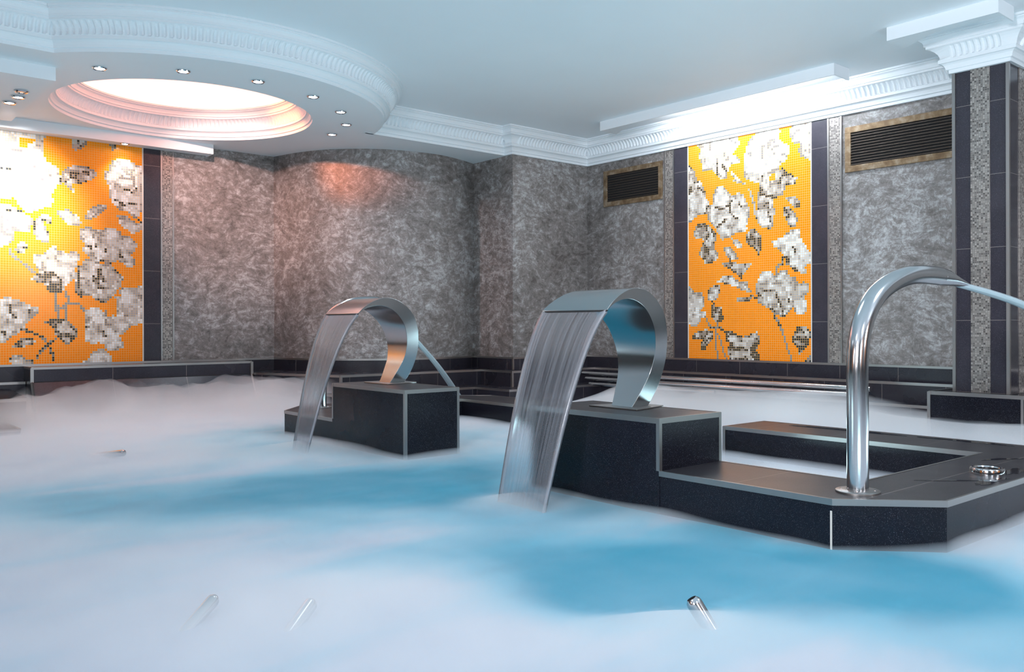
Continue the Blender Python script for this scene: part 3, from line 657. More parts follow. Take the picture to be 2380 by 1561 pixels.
# tiled bands, shelves and ledges round the pool
P0 = [(-4.0, 10.15), (4.70, 10.15)]+curve[1:]+[(6.911, 8.13), (8.22, 8.13), (8.22, -4.0)]
m = MB(); sweep(m, P0, [(0, T), (0.012, T), (0.012, 0.38)])
struct(m.build('baseboard_back', MAT['tile'], smooth=True), 'dark tile band under the plaster walls')
m = MB(); strip(m, P0, T, off=0.016, w=0.014, h=0.02); struct(m.build('trim_3', MAT['trim']), 'thin steel edge over the dark tile band')
shelf = [(4.24, 9.80), (4.72, 8.50), (6.70, 8.50), (6.70, 7.90), (8.10, 7.90), (8.10, -4.0)]
struct(MB().prism(shelf+[(8.215, -4.0), (8.215, 8.12), (6.915, 8.12), (6.90, 8.9), (6.3, 9.2), (4.95, 10.14), (4.24, 10.14)], -1.1, 0.43).build('baseboard_shelf', MAT['tile']), 'dark tiled shelf along the back and right walls')
m = MB(); strip(m, shelf, 0.43); post(m, 4.72, 8.50, 0.1, 0.43, 0.026); post(m, 6.70, 7.90, 0.1, 0.43, 0.026); post(m, 6.905, 8.125, 0.43, T, 0.02)
struct(m.build('trim_4', MAT['trim']), 'steel edge of the tiled shelf')
ledge = [(4.50, 9.1), (4.50, 8.20), (6.37, 8.20), (6.37, 7.56), (7.88, 7.56), (7.88, -4.0)]
struct(MB().prism(ledge+[(8.095, -4.0), (8.095, 7.895), (6.695, 7.895), (6.695, 8.495), (4.715, 8.495)], -1.1, 0.24).build('baseboard_ledge', MAT['tile']), 'lower dark tiled ledge just over the water')
m = MB(); strip(m, ledge, 0.24); struct(m.build('trim_5', MAT['trim']), 'steel edge of the lower tiled ledge')
struct(MB().box(-4.0, 1.915, 10.03, 10.149, -1.1, 0.41).build('baseboard_left', MAT['tile']), 'dark tiled shelf under the orange mosaic')
m = MB(); strip(m, [(-4.0, 10.03), (1.915, 10.03)], 0.41); struct(m.build('trim_6', MAT['trim']))

# raised curb with sloping backrest in front of the left wall
t = thing('pool_curb', (3.08, 9.95, 0), 'long raised dark tiled curb with steel edges below the orange floral mosaic on the left wall', 'curb')
yz = [(10.135, 0.565), (9.76, 0.565), (9.76, 0.415), (9.50, -0.04), (9.50, -0.4), (10.135, -0.4)]
m = MB(); v = [(x, y, z) for x in (1.92, 4.235) for y, z in yz]; k = len(yz)
m.add(v, [tuple(range(k)), tuple(range(k, 2*k))[::-1]]+[(i, (i+1) % k, (i+1) % k+k, i+k) for i in range(k)])
m.build('curb_body', tile_mat('curb_tile', 0.78, 0.35, use='x', zper=60.0, zoff=30.0, col=(0.024, 0.021, 0.030), rough=0.25), t)
m = MB(); strip(m, [(1.92, 10.13), (1.92, 9.76), (4.235, 9.76), (4.235, 10.13)], 0.565, w=0.03, h=0.022)
for x in (1.92, 4.235):
    post(m, x, 9.76, 0.415, 0.56, 0.03)
    m.tube([(x, 9.758, 0.42), (x, 9.62, 0.17), (x, 9.50, -0.04)], 0.014, 4)
m.build('edge_trim', MAT['trim'], t)
m = MB(); m.add([(1.93, 9.757, 0.413), (4.22, 9.757, 0.413), (4.22, 9.757, 0.420), (1.93, 9.757, 0.420)], [(0, 1, 2, 3)]); m.build('joint_line', MAT['dark'], t)
t = thing('headrest_block', (0.9, 9.95, 0), 'dark tiled block with a sloping top at the left edge, under the orange mosaic', 'block')
m = MB(); v = [(-1.2, 9.72, -0.3), (1.885, 9.72, -0.3), (1.885, 9.72, 0.26), (-1.2, 9.72, 0.26), (-1.2, 10.02, -0.3), (1.76, 10.02, -0.3), (1.76, 10.02, 0.345), (-1.2, 10.02, 0.345)]
m.add(v, [(0, 1, 2, 3), (3, 2, 6, 7), (1, 5, 6, 2), (4, 7, 6, 5), (0, 3, 7, 4), (0, 4, 5, 1)]); m.build('block_body', MAT['tilep'], t)
m = MB(); strip(m, [(-1.2, 9.72), (1.885, 9.72)], 0.262, w=0.02, h=0.03); post(m, 1.878, 9.725, -0.1, 0.262, 0.03); m.build('edge_trim', MAT['trim'], t)
t = thing('pool_step', (0.6, 9.2, 0), 'dark tiled step just breaking the mist in front of the sloping block at left', 'step')
MB().box(-1.2, 1.64, 8.80, 9.715, -0.6, 0.055).build('step_body', MAT['tilep'], t)
m = MB(); strip(m, [(-1.2, 8.80), (1.64, 8.80), (1.64, 9.71)], 0.057, w=0.02); m.build('edge_trim', MAT['trim'], t)

# ------------------------------------------------------------------ wall panels
SHADES = [(0.80, 0.80, 0.80), (0.60, 0.585, 0.575), (0.42, 0.395, 0.385), (0.235, 0.215, 0.215), (0.030, 0.033, 0.036)]
def mosaic(name, rows, mapper, parent):
    rnd = random.Random(3); v = []; f = []; col = []
    R_, C_ = len(rows), len(rows[0])
    for r in range(R_):
        for c in range(C_):
            k = len(v); v += [mapper(c, r+1), mapper(c+1, r+1), mapper(c+1, r), mapper(c, r)]; f.append((k, k+1, k+2, k+3))
            j = rnd.uniform(0.9, 1.06); ch = rows[r][c]; q = SHADES[max(0, ch)]
            if ch < 0:
                q = (1.0, 0.30-0.06*(r/R_), 0.0008); j = rnd.uniform(0.94, 1.0)  # yellower towards the top: hue shift of the strong light put into the colour
            col.append(tuple(min(1, x*j) for x in q)+(1,))
    me = bpy.data.meshes.new(name); me.from_pydata(v, [], f); me.update()
    ca = me.color_attributes.new('tile', 'FLOAT_COLOR', 'CORNER'); uv = me.uv_layers.new(name='UVMap')
    flat = []; uvs = []
    for c in col: flat += list(c)*4
    for _ in f: uvs += [0, 0, 1, 0, 1, 1, 0, 1]
    ca.data.foreach_set('color', flat); uv.data.foreach_set('uv', uvs)
    me.materials.append(MAT['mosaic']); o = bpy.data.objects.new(name, me); COL.objects.link(o); o.parent = parent; o.location = -parent.location
    return o
XW = 8.22; YW = 10.15
t = thing('mosaic_panel', (XW, 5.64, T), 'tall orange glass mosaic with white flowers and dark leaves on the right wall', 'mosaic')
y0, y1 = 6.434, 4.842
MB().box(XW-0.008, XW-0.0005, y1, y0, T, LOW).build('backing', MAT['grout'], t)
mosaic('tile_picture', raster(RIGHT_PETALS, RIGHT_STEMS, RIGHT_GAPS, 64, 100), lambda c, r: (XW-0.0095, y0-(y0-y1)*c/64.0, LOW-(LOW-T)*r/100.0), t)
for e in (y0, y1-0.012): MB().box(XW-0.014, XW-0.001, e, e+0.012, T, LOW).build('edge_trim', MAT['grout'], t)
t = thing('mosaic_panel', (2.1, YW, T), 'orange glass mosaic with large white flowers on the left wall', 'mosaic')
x0, x1 = 1.211, 3.111
MB().box(x0-2.0, x1, YW-0.008, YW-0.0005, T, LOW).build('backing', MAT['grout'], t)
mosaic('tile_picture', raster(LEFT_PETALS, LEFT_STEMS, LEFT_GAPS, 76, 100), lambda c, r: (x0+(x1-x0)*c/76.0, YW-0.0095, LOW-(LOW-T)*r/100.0), t)
m = MB(); m.box(x1, x1+0.014, YW-0.014, YW-0.001, T, LOW); m.build('edge_trim', MAT['grout'], t)
def pilaster(name, a, b, wall, mat, label, cat, group, edges=True):
    t = thing(name, (XW, (a+b)/2, T) if wall == 'r' else ((a+b)/2, YW, T), label, cat, group)
    m = MB()
    if wall == 'r': m.box(XW-0.011, XW-0.0005, a, b, T, LOW)
    else: m.box(a, b, YW-0.011, YW-0.0005, T, LOW)
    m.build('tile_face', mat, t)
    if edges:
        m = MB()
        for e in (a, b):
            if wall == 'r': m.box(XW-0.018, XW-0.001, e-0.008, e+0.008, T, LOW)
            else: m.box(e-0.008, e+0.008, YW-0.018, YW-0.001, T, LOW)
        m.build('edge_trim', MAT['trim'], t)
gs, gt = 'silver relief mosaic strips', 'dark granite tile strips'
pilaster('relief_strip', 6.655, 6.793, 'r', MAT['relief'], 'narrow silver relief mosaic strip beside the smaller rusty vent', 'strip', gs)
pilaster('granite_strip', 6.446, 6.645, 'r', MAT['tilev'], 'dark granite tile strip left of the orange mosaic on the right wall', 'strip', gt, False)
pilaster('granite_strip', 4.652, 4.830, 'r', MAT['tilev'], 'dark granite tile strip right of the orange mosaic on the right wall', 'strip', gt, False)
pilaster('relief_strip', 4.502, 4.643, 'r', MAT['relief'], 'narrow silver relief mosaic strip beside the larger rusty vent', 'strip', gs)
pilaster('granite_strip', 3.125, 3.311, 'l', MAT['tilev'], 'dark granite tile strip right of the orange mosaic on the left wall', 'strip', gt, False)
pilaster('relief_strip', 3.322, 3.456, 'l', MAT['relief'], 'narrow silver relief mosaic strip on the left wall', 'strip', gs)
def vent(ya, yb, za, zb, label, ns):
    t = thing('wall_vent', (XW, (ya+yb)/2, za), label, 'vent', 'louvred wall vents')
    b = 0.062; m = MB()
    for (a, c, d, e) in ((ya, yb, za, za+b), (ya, yb, zb-b, zb), (ya, ya+b, za+b, zb-b), (yb-b, yb, za+b, zb-b)): m.box(XW-0.022, XW-0.0005, a, c, d, e)
    m.build('frame', MAT['rust'], t, bevel=0.003)
    MB().box(XW-0.003, XW-0.0005, ya+b, yb-b, za+b, zb-b).build('opening', MAT['dark'], t)
    h = (zb-za-2*b)/ns
    for i in range(ns):
        z = za+b+h*(i+0.5); m = MB()
        m.add([(XW-0.020, ya+b, z-h*0.22), (XW-0.020, yb-b, z-h*0.22), (XW-0.0035, yb-b, z+h*0.10), (XW-0.0035, ya+b, z+h*0.10),
               (XW-0.020, ya+b, z-h*0.06), (XW-0.020, yb-b, z-h*0.06), (XW-0.0035, yb-b, z+h*0.26), (XW-0.0035, ya+b, z+h*0.26)],
              [(0, 1, 2, 3), (4, 7, 6, 5), (0, 4, 5, 1), (0, 3, 7, 4), (1, 5, 6, 2)])
        m.build('slat', MAT['slat'], t)
vent(6.829, 7.812, 2.523, 2.990, 'smaller rusty louvred vent by the back corner of the right wall', 11)
vent(3.16, 4.457, 2.512, 2.968, 'larger rusty louvred vent next to the tiled pillar', 12)

# ------------------------------------------------------------------ pillar
t = thing('tiled_pillar', (7.9, 2.93, 0.41), 'dark granite pillar with silver mosaic strip and white moulded capital at the right edge', 'pillar')
MB().box(7.58, 8.215, 2.715, 3.138, 0.41, 3.13).build('shaft', MAT['tilev'], t)
m = MB(); m.box(7.572, 7.58, 2.852, 3.003, 0.41, LOW).box(7.80, 7.95, 2.707, 2.715, 0.41, LOW); m.build('mosaic_strip', MAT['relief'], t)
m = MB(); post(m, 7.581, 2.716, 0.41, LOW, 0.026); post(m, 7.581, 3.137, 0.41, LOW, 0.026); m.build('corner_trim', MAT['trim'], t)
cornice('capital', [(8.215, 3.138), (7.58, 3.138), (7.58, 2.715), (8.215, 2.715)], LOW, parent=t).location = -t.location
pl = MB().box(7.42, 8.095, 2.10, 3.283, -1.1, 0.41).build('plinth', MAT['tilep'], t)
m = MB(); strip(m, [(8.09, 3.283), (7.42, 3.283), (7.42, 2.10)], 0.412, w=0.02, h=0.028); post(m, 7.423, 3.28, -0.1, 0.41, 0.026); post(m, 7.423, 2.56, -0.1, 0.39, 0.02); m.build('edge_trim', MAT['trim'], t)

# ------------------------------------------------------------------ ceiling fittings
m = MB()
circ = [(DC[0]+RW*math.cos(-2*math.pi*i/620), DC[1]+RW*math.sin(-2*math.pi*i/620)) for i in range(620)]
t = thing('ceiling_dome', (DC[0], DC[1], LOW), 'round ceiling recess with peach-lit plaster moulding and a glowing dome', 'ceiling light')
cornice('moulding_ring', circ, LOW, closed=True, parent=t).location = -t.location
m = MB(); m.lathe([(1.50, TOP-0.0), (1.50, TOP+0.16), (1.46, TOP+0.26), (1.36, TOP+0.35), (1.15, TOP+0.43), (0.8, TOP+0.48), (0.4, TOP+0.50), (0.001, TOP+0.505)], (DC[0], DC[1], 0), 72)
m.build('dome_shell', simple('dome_paint', (0.88, 0.86, 0.82), 0.6), t, smooth=True)
m = MB(); ring = [(DC[0]+1.34*math.cos(2*math.pi*i/72), DC[1]+1.34*math.sin(2*math.pi*i/72), TOP+0.05) for i in range(73)]
m.tube(ring, 0.020, 8, caps=False); m.build('cove_lamp', emit_mat('cove_glow', (1.0, 0.30, 0.20), 9.0), t)
m = MB(); ring = [(DC[0]+1.20*math.cos(2*math.pi*i/72), DC[1]+1.20*math.sin(2*math.pi*i/72), TOP+0.03) for i in range(73)]
m.tube(ring, 0.012, 8, caps=False); m.build('inner_cove_lamp', emit_mat('cove_glow_warm', (1.0, 0.40, 0.30), 9.0), t)
lamp('dome_spot', 'SPOT', (2.35, 8.15, 3.52), 330, (1.0, 0.22, 0.05), aim=(5.25, 9.1, 2.93), spot_size=math.radians(22), spot_blend=0.9, shadow_soft_size=0.05)
lamp('dome_spot', 'SPOT', (2.20, 8.35, 3.50), 150, (1.0, 0.60, 0.50), aim=(5.2, 9.3, 2.2), spot_size=math.radians(46), spot_blend=1.0, shadow_soft_size=0.05)
lamp('dome_spot', 'SPOT', (2.9, 7.7, 3.50), 300, (1.0, 0.62, 0.54), aim=(4.1, 10.1, 2.4), spot_size=math.radians(46), spot_blend=1.0, shadow_soft_size=0.05)

lens_mat = emit_mat('downlight_glow', (0.88, 0.94, 1.0), 40.0)
LG = 'recessed downlights round the ceiling dome'
def downlight(loc, label, group=LG, r=0.058):
    t = thing('downlight', loc, label, 'light', group); x, y, z = loc
    m = MB(); m.lathe([(r*0.66, 0.004), (r*0.70, -0.010), (r*0.86, -0.014), (r, -0.006), (r, 0.0)], loc, 28); m.build('bezel', MAT['mirror'], t, smooth=True)
    m = MB(); m.lathe([(0.0005, -0.006), (r*0.4, -0.008), (r*0.66, -0.004), (r*0.67, 0.0)], loc, 24); m.build('lens', lens_mat, t, smooth=True)
    return t
DL = [(1.990, 7.57), (2.545, 7.215), (3.148, 7.106), (3.745, 7.25), (4.22, 7.59), (4.53, 8.03), (4.64, 8.54)]
words = ['nearest the box of spots at the left', 'second from the left above the glowing dome', 'third from the left, over the middle of the dome',
         'fourth from the left, over the right rim of the dome', 'rightmost group, uppermost of its three', 'rightmost group, middle and furthest right of its three', 'rightmost group, lowest of its three']
p0 = downlight((DL[0][0], DL[0][1], LOW-0.001), 'ceiling downlight, '+words[0])
for i, (x, y) in enumerate(DL):
    if i:
        c = copy_tree(p0, (x, y, LOW-0.001)); c['label'] = 'ceiling downlight, '+words[i]
    lamp('downlight_beam', 'SPOT', (x, y, LOW-0.03), 12, (0.82, 0.91, 1.0), aim=(x, y, 0), spot_size=math.radians(125), spot_blend=0.8, shadow_soft_size=0.05)

# pelmets: open boxes of painted board that hide lamps washing the walls
def pelmet(xa, xb, ya, yb, za, label, lit=True):
    t = thing('light_pelmet', ((xa+xb)/2, (ya+yb)/2, za), label, 'pelmet', 'white ceiling pelmets')
    MB().box(xa, xa+0.014, ya, yb, za, TOP).build('fascia', MAT['paint'], t)
    MB().box(xa+0.014, xb, ya, ya+0.014, za, TOP).build('end_board', MAT['paint'], t); MB().box(xa+0.014, xb, yb-0.014, yb, za, TOP).build('end_board', MAT['paint'], t)
    m = MB(); m.prism([(xa+0.014, yb-0.45), (xb, yb-0.014), (xa+0.014, yb-0.014)], za, za+0.01); m.build('corner_plate', MAT['paint'], t)
    if lit:
        m = MB(); m.tube([(xb-0.10, ya+0.25, TOP-0.035), (xb-0.10, yb-0.7, TOP-0.035)], 0.016, 10); m.build('lamp_tube', emit_mat('tube_glow', (0.86, 0.93, 1.0), 88.0), t)
    return t
pelmet(7.46, 7.74, 4.16, 7.16, 3.30, 'long white pelmet hiding the lamp that washes the orange mosaic on the right wall')
pelmet(6.91, 7.21, 2.54, 3.39, 3.30, 'short white pelmet on the ceiling in front of the pillar', lit=False)
t = thing('light_pelmet', (1.4, 10.03, 2.99), 'white pelmet with a peach tint along the top of the left mosaic', 'pelmet', 'white ceiling pelmets')
MB().box(-4.0, 3.85, 9.93, 9.944, 2.99, LOW).build('fascia', MAT['paint'], t)
MB().box(-4.0, 3.836, 9.944, 10.14, 3.0, 3.01).build('soffit_board', MAT['paint'], t)
MB().box(3.836, 3.85, 9.944, 10.14, 2.99, LOW).build('end_board', MAT['paint'], t)
d = downlight((2.886, 10.00, 2.999), 'small lit downlight under the pelmet over the left mosaic', None, 0.05)
lamp('pelmet_spot', 'SPOT', (2.90, 10.0, 2.975), 12, (0.95, 0.97, 1.0), aim=(2.9, 10.13, 0.9), spot_size=math.radians(100), spot_blend=0.7, shadow_soft_size=0.03)
lamp('pelmet_spot', 'SPOT', (1.65, 9.98, 2.975), 22, (0.95, 0.97, 1.0), aim=(1.7, 10.13, 0.9), spot_size=math.radians(110), spot_blend=0.7, shadow_soft_size=0.03)
# box of spots
t = thing('spotlight_box', (0.0, 8.7, 2.99), 'white ceiling box at the left edge carrying a row of three small spotlights', 'light box')
MB().box(-3.9, 1.715, 7.80, 9.60, 2.99, LOW).build('box_body', MAT['paint'], t)
spots = [((1.562, 8.309, 2.988), 'unlit spotlight with an orange glint, nearest of the three under the left ceiling box', 'off'),
         ((1.577, 8.53, 2.988), 'softly lit spotlight, middle of the three under the left ceiling box', 'on'),
         ((1.557, 8.79, 2.988), 'brightest spotlight, furthest of the three under the left ceiling box', 'bright')]
warm = simple('amber_glint', (0.80, 0.42, 0.16), 0.3, 0.6)  # orange glint of the unlit spot, painted as its lens colour
for loc, lab, st in spots:
    s_ = downlight(loc, lab, 'spotlights under the left ceiling box', 0.056)
    s_.name = 'box_spotlight'
    if st == 'off':
        for ch in [c for c in bpy.data.objects if c.parent == s_ and c.name.startswith('lens')]: ch.data.materials.clear(); ch.data.materials.append(warm)
lamp('box_spot_beam', 'SPOT', (1.56, 8.79, 2.96), 260, (0.97, 0.98, 1.0), aim=(1.75, 10.15, 2.35), spot_size=math.radians(62), spot_blend=0.9, shadow_soft_size=0.04)
lamp('box_spot_beam', 'SPOT', (1.58, 8.53, 2.96), 120, (0.97, 0.98, 1.0), aim=(1.6, 10.15, 1.9), spot_size=math.radians(70), spot_blend=0.9, shadow_soft_size=0.04)

# ------------------------------------------------------------------ islands with fountains
def island(name, poly, rim, zt, ped, pz, label):
    t = thing(name, (sum(p[0] for p in poly)/len(poly), sum(p[1] for p in poly)/len(poly), -1.0), label, 'fountain base')
    MB().prism(poly, -1.1, zt-0.012).build('low_wall', MAT['tilep'], t)
    MB().prism(poly, zt-0.012, zt).build('wall_top', MAT['tilet'], t)
    m = MB(); strip(m, rim, zt, w=0.012, h=0.026, off=0.004); m.build('edge_trim', MAT['trim'], t)
    x0, x1, y0, y1 = ped
    MB().box(x0-0.003, x1+0.003, y0-0.003, y1+0.003, -0.9, pz-0.012).build('pedestal', MAT['tilep'], t)
    MB().box(x0, x1, y0, y1, pz-0.012, pz).build('pedestal_top', tile_mat('granite_tile_slab', 0.62, 0.2, use='x', zper=0.86, zoff=0.17, col=(0.030, 0.026, 0.029), rough=0.32), t)
    m = MB(); strip(m, [(x0, y0), (x1, y0), (x1, y1), (x0, y1)], pz, w=0.012, h=0.026, closed=True, off=0.004)
    for x, y in ((x0, y0), (x1, y0), (x0, y1), (x1, y1)): post(m, x+(0.006 if x == x0 else -0.006), y+(0.006 if y == y0 else -0.006), (zt if corner_low(x, y) else -0.3), pz, 0.022)
    m.build('pedestal_trim', MAT['trim'], t)
    return t
A = [(3.455, 3.89), (3.455, 1.94), (3.785, 1.60), (5.57, 1.60), (5.895, 1.93), (5.895, 3.886), (5.372, 3.886), (5.372, 2.072), (3.965, 2.072), (3.965, 3.89)]
def corner_low(x, y): return abs(y-2.90) < 0.01 or abs(y-6.36) < 0.01
tA = island('fountain_base', A, [(3.455, 2.90)]+A[1:-1]+[(3.965, 2.90)], 0.22, (3.455, 3.975, 2.90, 3.89), 0.49, 'near dark tiled U-shaped basin wall with pedestal, carrying the steel ring')
m = MB(); post(m, 3.458, 1.945, -0.2, 0.17, 0.009); m.build('corner_joint', MAT['grout'], tA)
m = MB(); post(m, 5.376, 3.882, -0.3, 0.22, 0.024); m.build('end_trim', MAT['trim'], tA)
B = [(3.455, 7.25), (3.455, 5.28), (3.94, 5.28), (3.94, 7.18), (5.40, 7.18), (5.40, 5.5), (5.92, 5.5), (5.92, 7.33), (5.63, 7.62), (3.80, 7.62)]
tB = island('fountain_base', B, [(3.94, 6.36)]+B[3:]+[B[0], (3.455, 6.36)], 0.215, (3.455, 3.94, 5.28, 6.36), 0.505, 'far dark tiled basin wall with pedestal, below the curved plaster wall')

OUT = [(3.371, 1.059, .26), (3.431, 1.106, .249), (3.515, 1.151, .237), (3.607, 1.179, .226), (3.683, 1.183, .217), (3.752, 1.17, .21), (3.824, 1.139, .2), (3.891, 1.092, .189), (3.944, 1.033, .178), (3.984, .95, .163), (4.001, .877, .15), (4.009, .782, .133), (3.998, .698, .118), (3.972, .612, .102), (3.938, .548, .09), (3.905, .495, .08)]
INN = [(3.371, 1.055, .26), (3.414, 1.081, .253), (3.48, 1.107, .243), (3.547, 1.119, .234), (3.606, 1.119, .227), (3.675, 1.103, .217), (3.739, 1.072, .207), (3.798, 1.022, .195), (3.845, .961, .182), (3.874, .889, .167), (3.888, .812, .151), (3.884, .744, .137), (3.866, .677, .123), (3.83, .606, .107), (3.793, .54, .091), (3.764, .495, .08)]
def cobra(loc, label):
    t = thing('cobra_fountain', loc, label, 'fountain', 'curved steel cascade fountains')
    bx, bz = 3.85, 0.49; o = catmull(OUT, 5); n_ = catmull(INN, 5); v = []; f = []
    for (a, b, w), (c, d, w2) in zip(o, n_):
        for x, z, y in ((a, b, -w), (a, b, w), (c, d, w2), (c, d, -w2)): v.append((x-bx+loc[0], y+loc[1], z-bz+loc[2]))
    for i in range(len(o)-1):
        for k in range(4): f.append((i*4+k, i*4+(k+1) % 4, (i+1)*4+(k+1) % 4, (i+1)*4+k))
    f.append((3, 2, 1, 0)); e = (len(o)-1)*4; f.append((e, e+1, e+2, e+3))
    m = MB(); m.add(v, f); body = m.build('arched_body', MAT['satin'], t, smooth=True, bevel=0.0015)
    x, y, z = loc
    m = MB(); m.prism([(x-0.165, y-0.19), (x+0.15, y-0.12), (x+0.15, y+0.12), (x-0.165, y+0.19)], z+0.0005, z+0.009); m.build('base_plate', MAT['trim'], t, bevel=0.002)
    m = MB(); lx = 3.371-bx+x; lz = 1.056-bz+z
    m.add([(lx-0.004, y-0.255, lz-0.004), (lx-0.004, y+0.255, lz-0.004), (lx+0.004, y+0.255, lz+0.004), (lx+0.004, y-0.255, lz+0.004), (lx-0.004, y-0.255, lz-0.009), (lx-0.004, y+0.255, lz-0.009), (lx+0.012, y+0.255, lz-0.004), (lx+0.012, y-0.255, lz-0.004)],
          [(0, 1, 2, 3), (4, 7, 6, 5), (0, 4, 5, 1), (3, 2, 6, 7), (0, 3, 7, 4), (1, 5, 6, 2)]); m.build('spout_slot', MAT['dark'], body)
    return t
c1 = cobra((3.85, 3.445, 0.49), 'near curved steel cascade fountain pouring the wide sheet of water')
c2 = copy_tree(c1, (3.85, 6.06, 0.505)); c2['label'] = 'far curved steel cascade fountain with peach reflections, before the curved wall'

def sheet(x0, y0, z0, vx, vz, hw0, hw1, yc1, label, mat, thick=0.004, n=28, nu=24):
    """water sheet: parabola from the lip down to the pool, with thicker rolled edges"""
    tt = (-vz+math.sqrt(vz*vz+2*9.81*(z0+0.03)))/9.81; V = []; UV = []; F = []
    for i in range(n+1):
        t = tt*i/n; x = x0+vx*t; z = z0-vz*t-4.905*t*t; s = (z0-z)/(z0+0.03); hw = hw0+(hw1-hw0)*s**0.8; yc = y0+(yc1-y0)*s
        dx, dz = vx, -vz-9.81*t; l = math.hypot(dx, dz); nx, nz = dz/l, -dx/l
        for j in range(nu+1):
            u = -1+2*j/nu; th = thick+0.007*max(0, (abs(u)-0.88)/0.12)**0.7
            for sg in (-1, 1): V.append((x+nx*th*sg, yc+u*hw, z+nz*th*sg)); UV.append((j/nu, s))
    st = (nu+1)*2
    for i in range(n):
        for j in range(nu):
            a = i*st+j*2
            F.append((a, a+2, a+st+2, a+st)); F.append((a+1, a+st+1, a+st+3, a+3))
        a = i*st; F.append((a, a+st, a+st+1, a+1)); a = i*st+nu*2; F.append((a, a+1, a+st+1, a+st))
    me = bpy.data.meshes.new('water_sheet'); me.from_pydata(V, [], F); me.update(); uv = me.uv_layers.new(name='UVMap')
    for l in me.loops: uv.data[l.index].uv = UV[l.vertex_index]
    for p in me.polygons: p.use_smooth = True
    me.materials.append(mat); o = bpy.data.objects.new('water_sheet', me); COL.objects.link(o)
    bm = bmesh.new(); bm.from_mesh(me); bmesh.ops.recalc_face_normals(bm, faces=bm.faces); bm.to_mesh(me); bm.free()
    tag(o, label, 'falling water', 'water sheets falling from the cascade fountains'); return o
sheet(3.376, 3.445, 1.050, -0.95, 0.95, 0.250, 0.185, 3.49, 'wide clear sheet of water falling from the near curved fountain', MAT['sheet'])
sheet(3.376, 6.06, 1.063, -0.86, 0.90, 0.250, 0.110, 6.13, 'narrowing sheet of water falling from the far curved fountain', MAT['sheet'])

def swan_pipe(x, y, z, reach, label):
    t = thing('swan_neck_pipe', (x, y, z), label, 'shower pipe', 'swan-neck water jet pipes')
    P = [(0, 0), (0, .28), (-.002, .48), (0, .58), (.015, .68), (.055, .77), (.125, .85), (.22, .91), (.34, .955), (.48, .987), (.61, 1.0), (.73, 1.002), (.83, 1.0)]
    C = [(x+a*(1 if a < 0.05 else reach), y, z+0.012+b*0.99) for a, b in catmull(P, 5)]
    m = MB(); m.tube(C, 0.047, 28); m.build('pipe', MAT['steel'], t, smooth=True)
    ex, ez = C[-1][0], C[-1][2]; m = MB()
    m.tube([(ex, y, ez), (ex+.07*reach, y, ez-.005), (ex+.16*reach, y, ez-.02), (ex+.245*reach, y, ez-.036)], [(.0472, .0472), (.043, .049), (.026, .052), (.012, .054)], 28)
    m.build('nozzle', MAT['steel'], t, smooth=True)
    m = MB(); m.lathe([(0.046, 0.0), (0.046, 0.013), (0.092, 0.011), (0.096, 0.008), (0.096, 0.0)], (x, y, z+0.0005), 48); fl = m.build('flange', MAT['trim'], t, smooth=True)
    for k in range(4):
        a = math.radians(25+90*k); m = MB(); m.lathe([(0.0002, 0.0145), (0.005, 0.0145), (0.006, 0.011)], (x+.072*math.cos(a), y+.072*math.sin(a), z), 10); m.build('bolt', MAT['mirror'], fl)
    return (ex+.245*reach, y, ez-.036)
e2 = swan_pipe(3.69, 1.948, 0.22, 1.0, 'tall steel swan-neck pipe on the corner of the near basin wall')
e1 = swan_pipe(3.84, 7.28, 0.215, 0.72, 'steel swan-neck pipe half hidden behind the far water sheet')
def jet(pts, r0, r1, label):
    C = catmull(pts, 6); m = MB(); n = len(C); m.tube(C, [(r0+(r1-r0)*i/(n-1), (r0+(r1-r0)*i/(n-1))*1.5) for i in range(n)], 14)
    o = m.build('water_jet', MAT['jet'], smooth=True)
    uv = o.data.uv_layers.new(name='UVMap')
    for l in o.data.loops: vi = l.vertex_index; uv.data[l.index].uv = ((vi % 14)/14.0, (vi//14)/n)
    return tag(o, label, 'water jet', 'water jets from the swan-neck pipes')
jet([(e2[0]-0.01, e2[1], e2[2]), (5.165, 1.948, 1.150), (5.675, 1.948, 1.088), (6.3, 1.948, 0.97), (6.9, 1.948, 0.80), (7.6, 1.948, 0.50), (7.86, 1.948, 0.36)], 0.015, 0.034, 'white water jet shooting off to the right from the near swan-neck pipe')
jet([(e1[0]-0.01, e1[1], e1[2]), (4.72, 7.37, 1.06), (5.05, 7.45, 0.79), (5.40, 7.58, 0.52), (5.75, 7.72, 0.20), (5.92, 7.79, 0.0)], 0.012, 0.028, 'pale blue water jet arching down behind the far fountain')

# steel ring and puddles on the near basin wall
rp = [(0.080, 0.0), (0.080, 0.024), (0.077, 0.030), (0.070, 0.032), (0.056, 0.031), (0.052, 0.026), (0.052, 0.0)]
m = MB(); m.lathe(rp, (4.645, 1.765, 0.2205), 56); tag(m.build('steel_ring', MAT['mirror'], smooth=True), 'small polished steel ring lying on the wet dark tiled wall', 'ring')
rnd = random.Random(11)
def puddle(cx, cy, ax, ay, rot, label, z=0.2203, bumps=0.25):
    n = 36; pts = []
    for k in range(n):
        a = 2*math.pi*k/n; r = 1+bumps*(math.sin(3*a+cx*9)+0.6*math.sin(5*a+cy*7)+0.4*math.sin(9*a)); px, py = ax*r*math.cos(a), ay*r*math.sin(a)
        pts.append((cx+px*math.cos(rot)-py*math.sin(rot), cy+px*math.sin(rot)+py*math.cos(rot)))
    tag(MB().prism(pts, z, z+0.0016).build('puddle', MAT['puddle'], smooth=False, bevel=0.0007), label, 'puddle', 'puddles on the dark tiled wall')
puddle(4.42, 1.665, 0.15, 0.030, math.radians(-3), 'largest puddle of water in front of the steel ring')
puddle(4.80, 1.70, 0.13, 0.035, math.radians(4), 'puddle of water touching the right side of the steel ring')
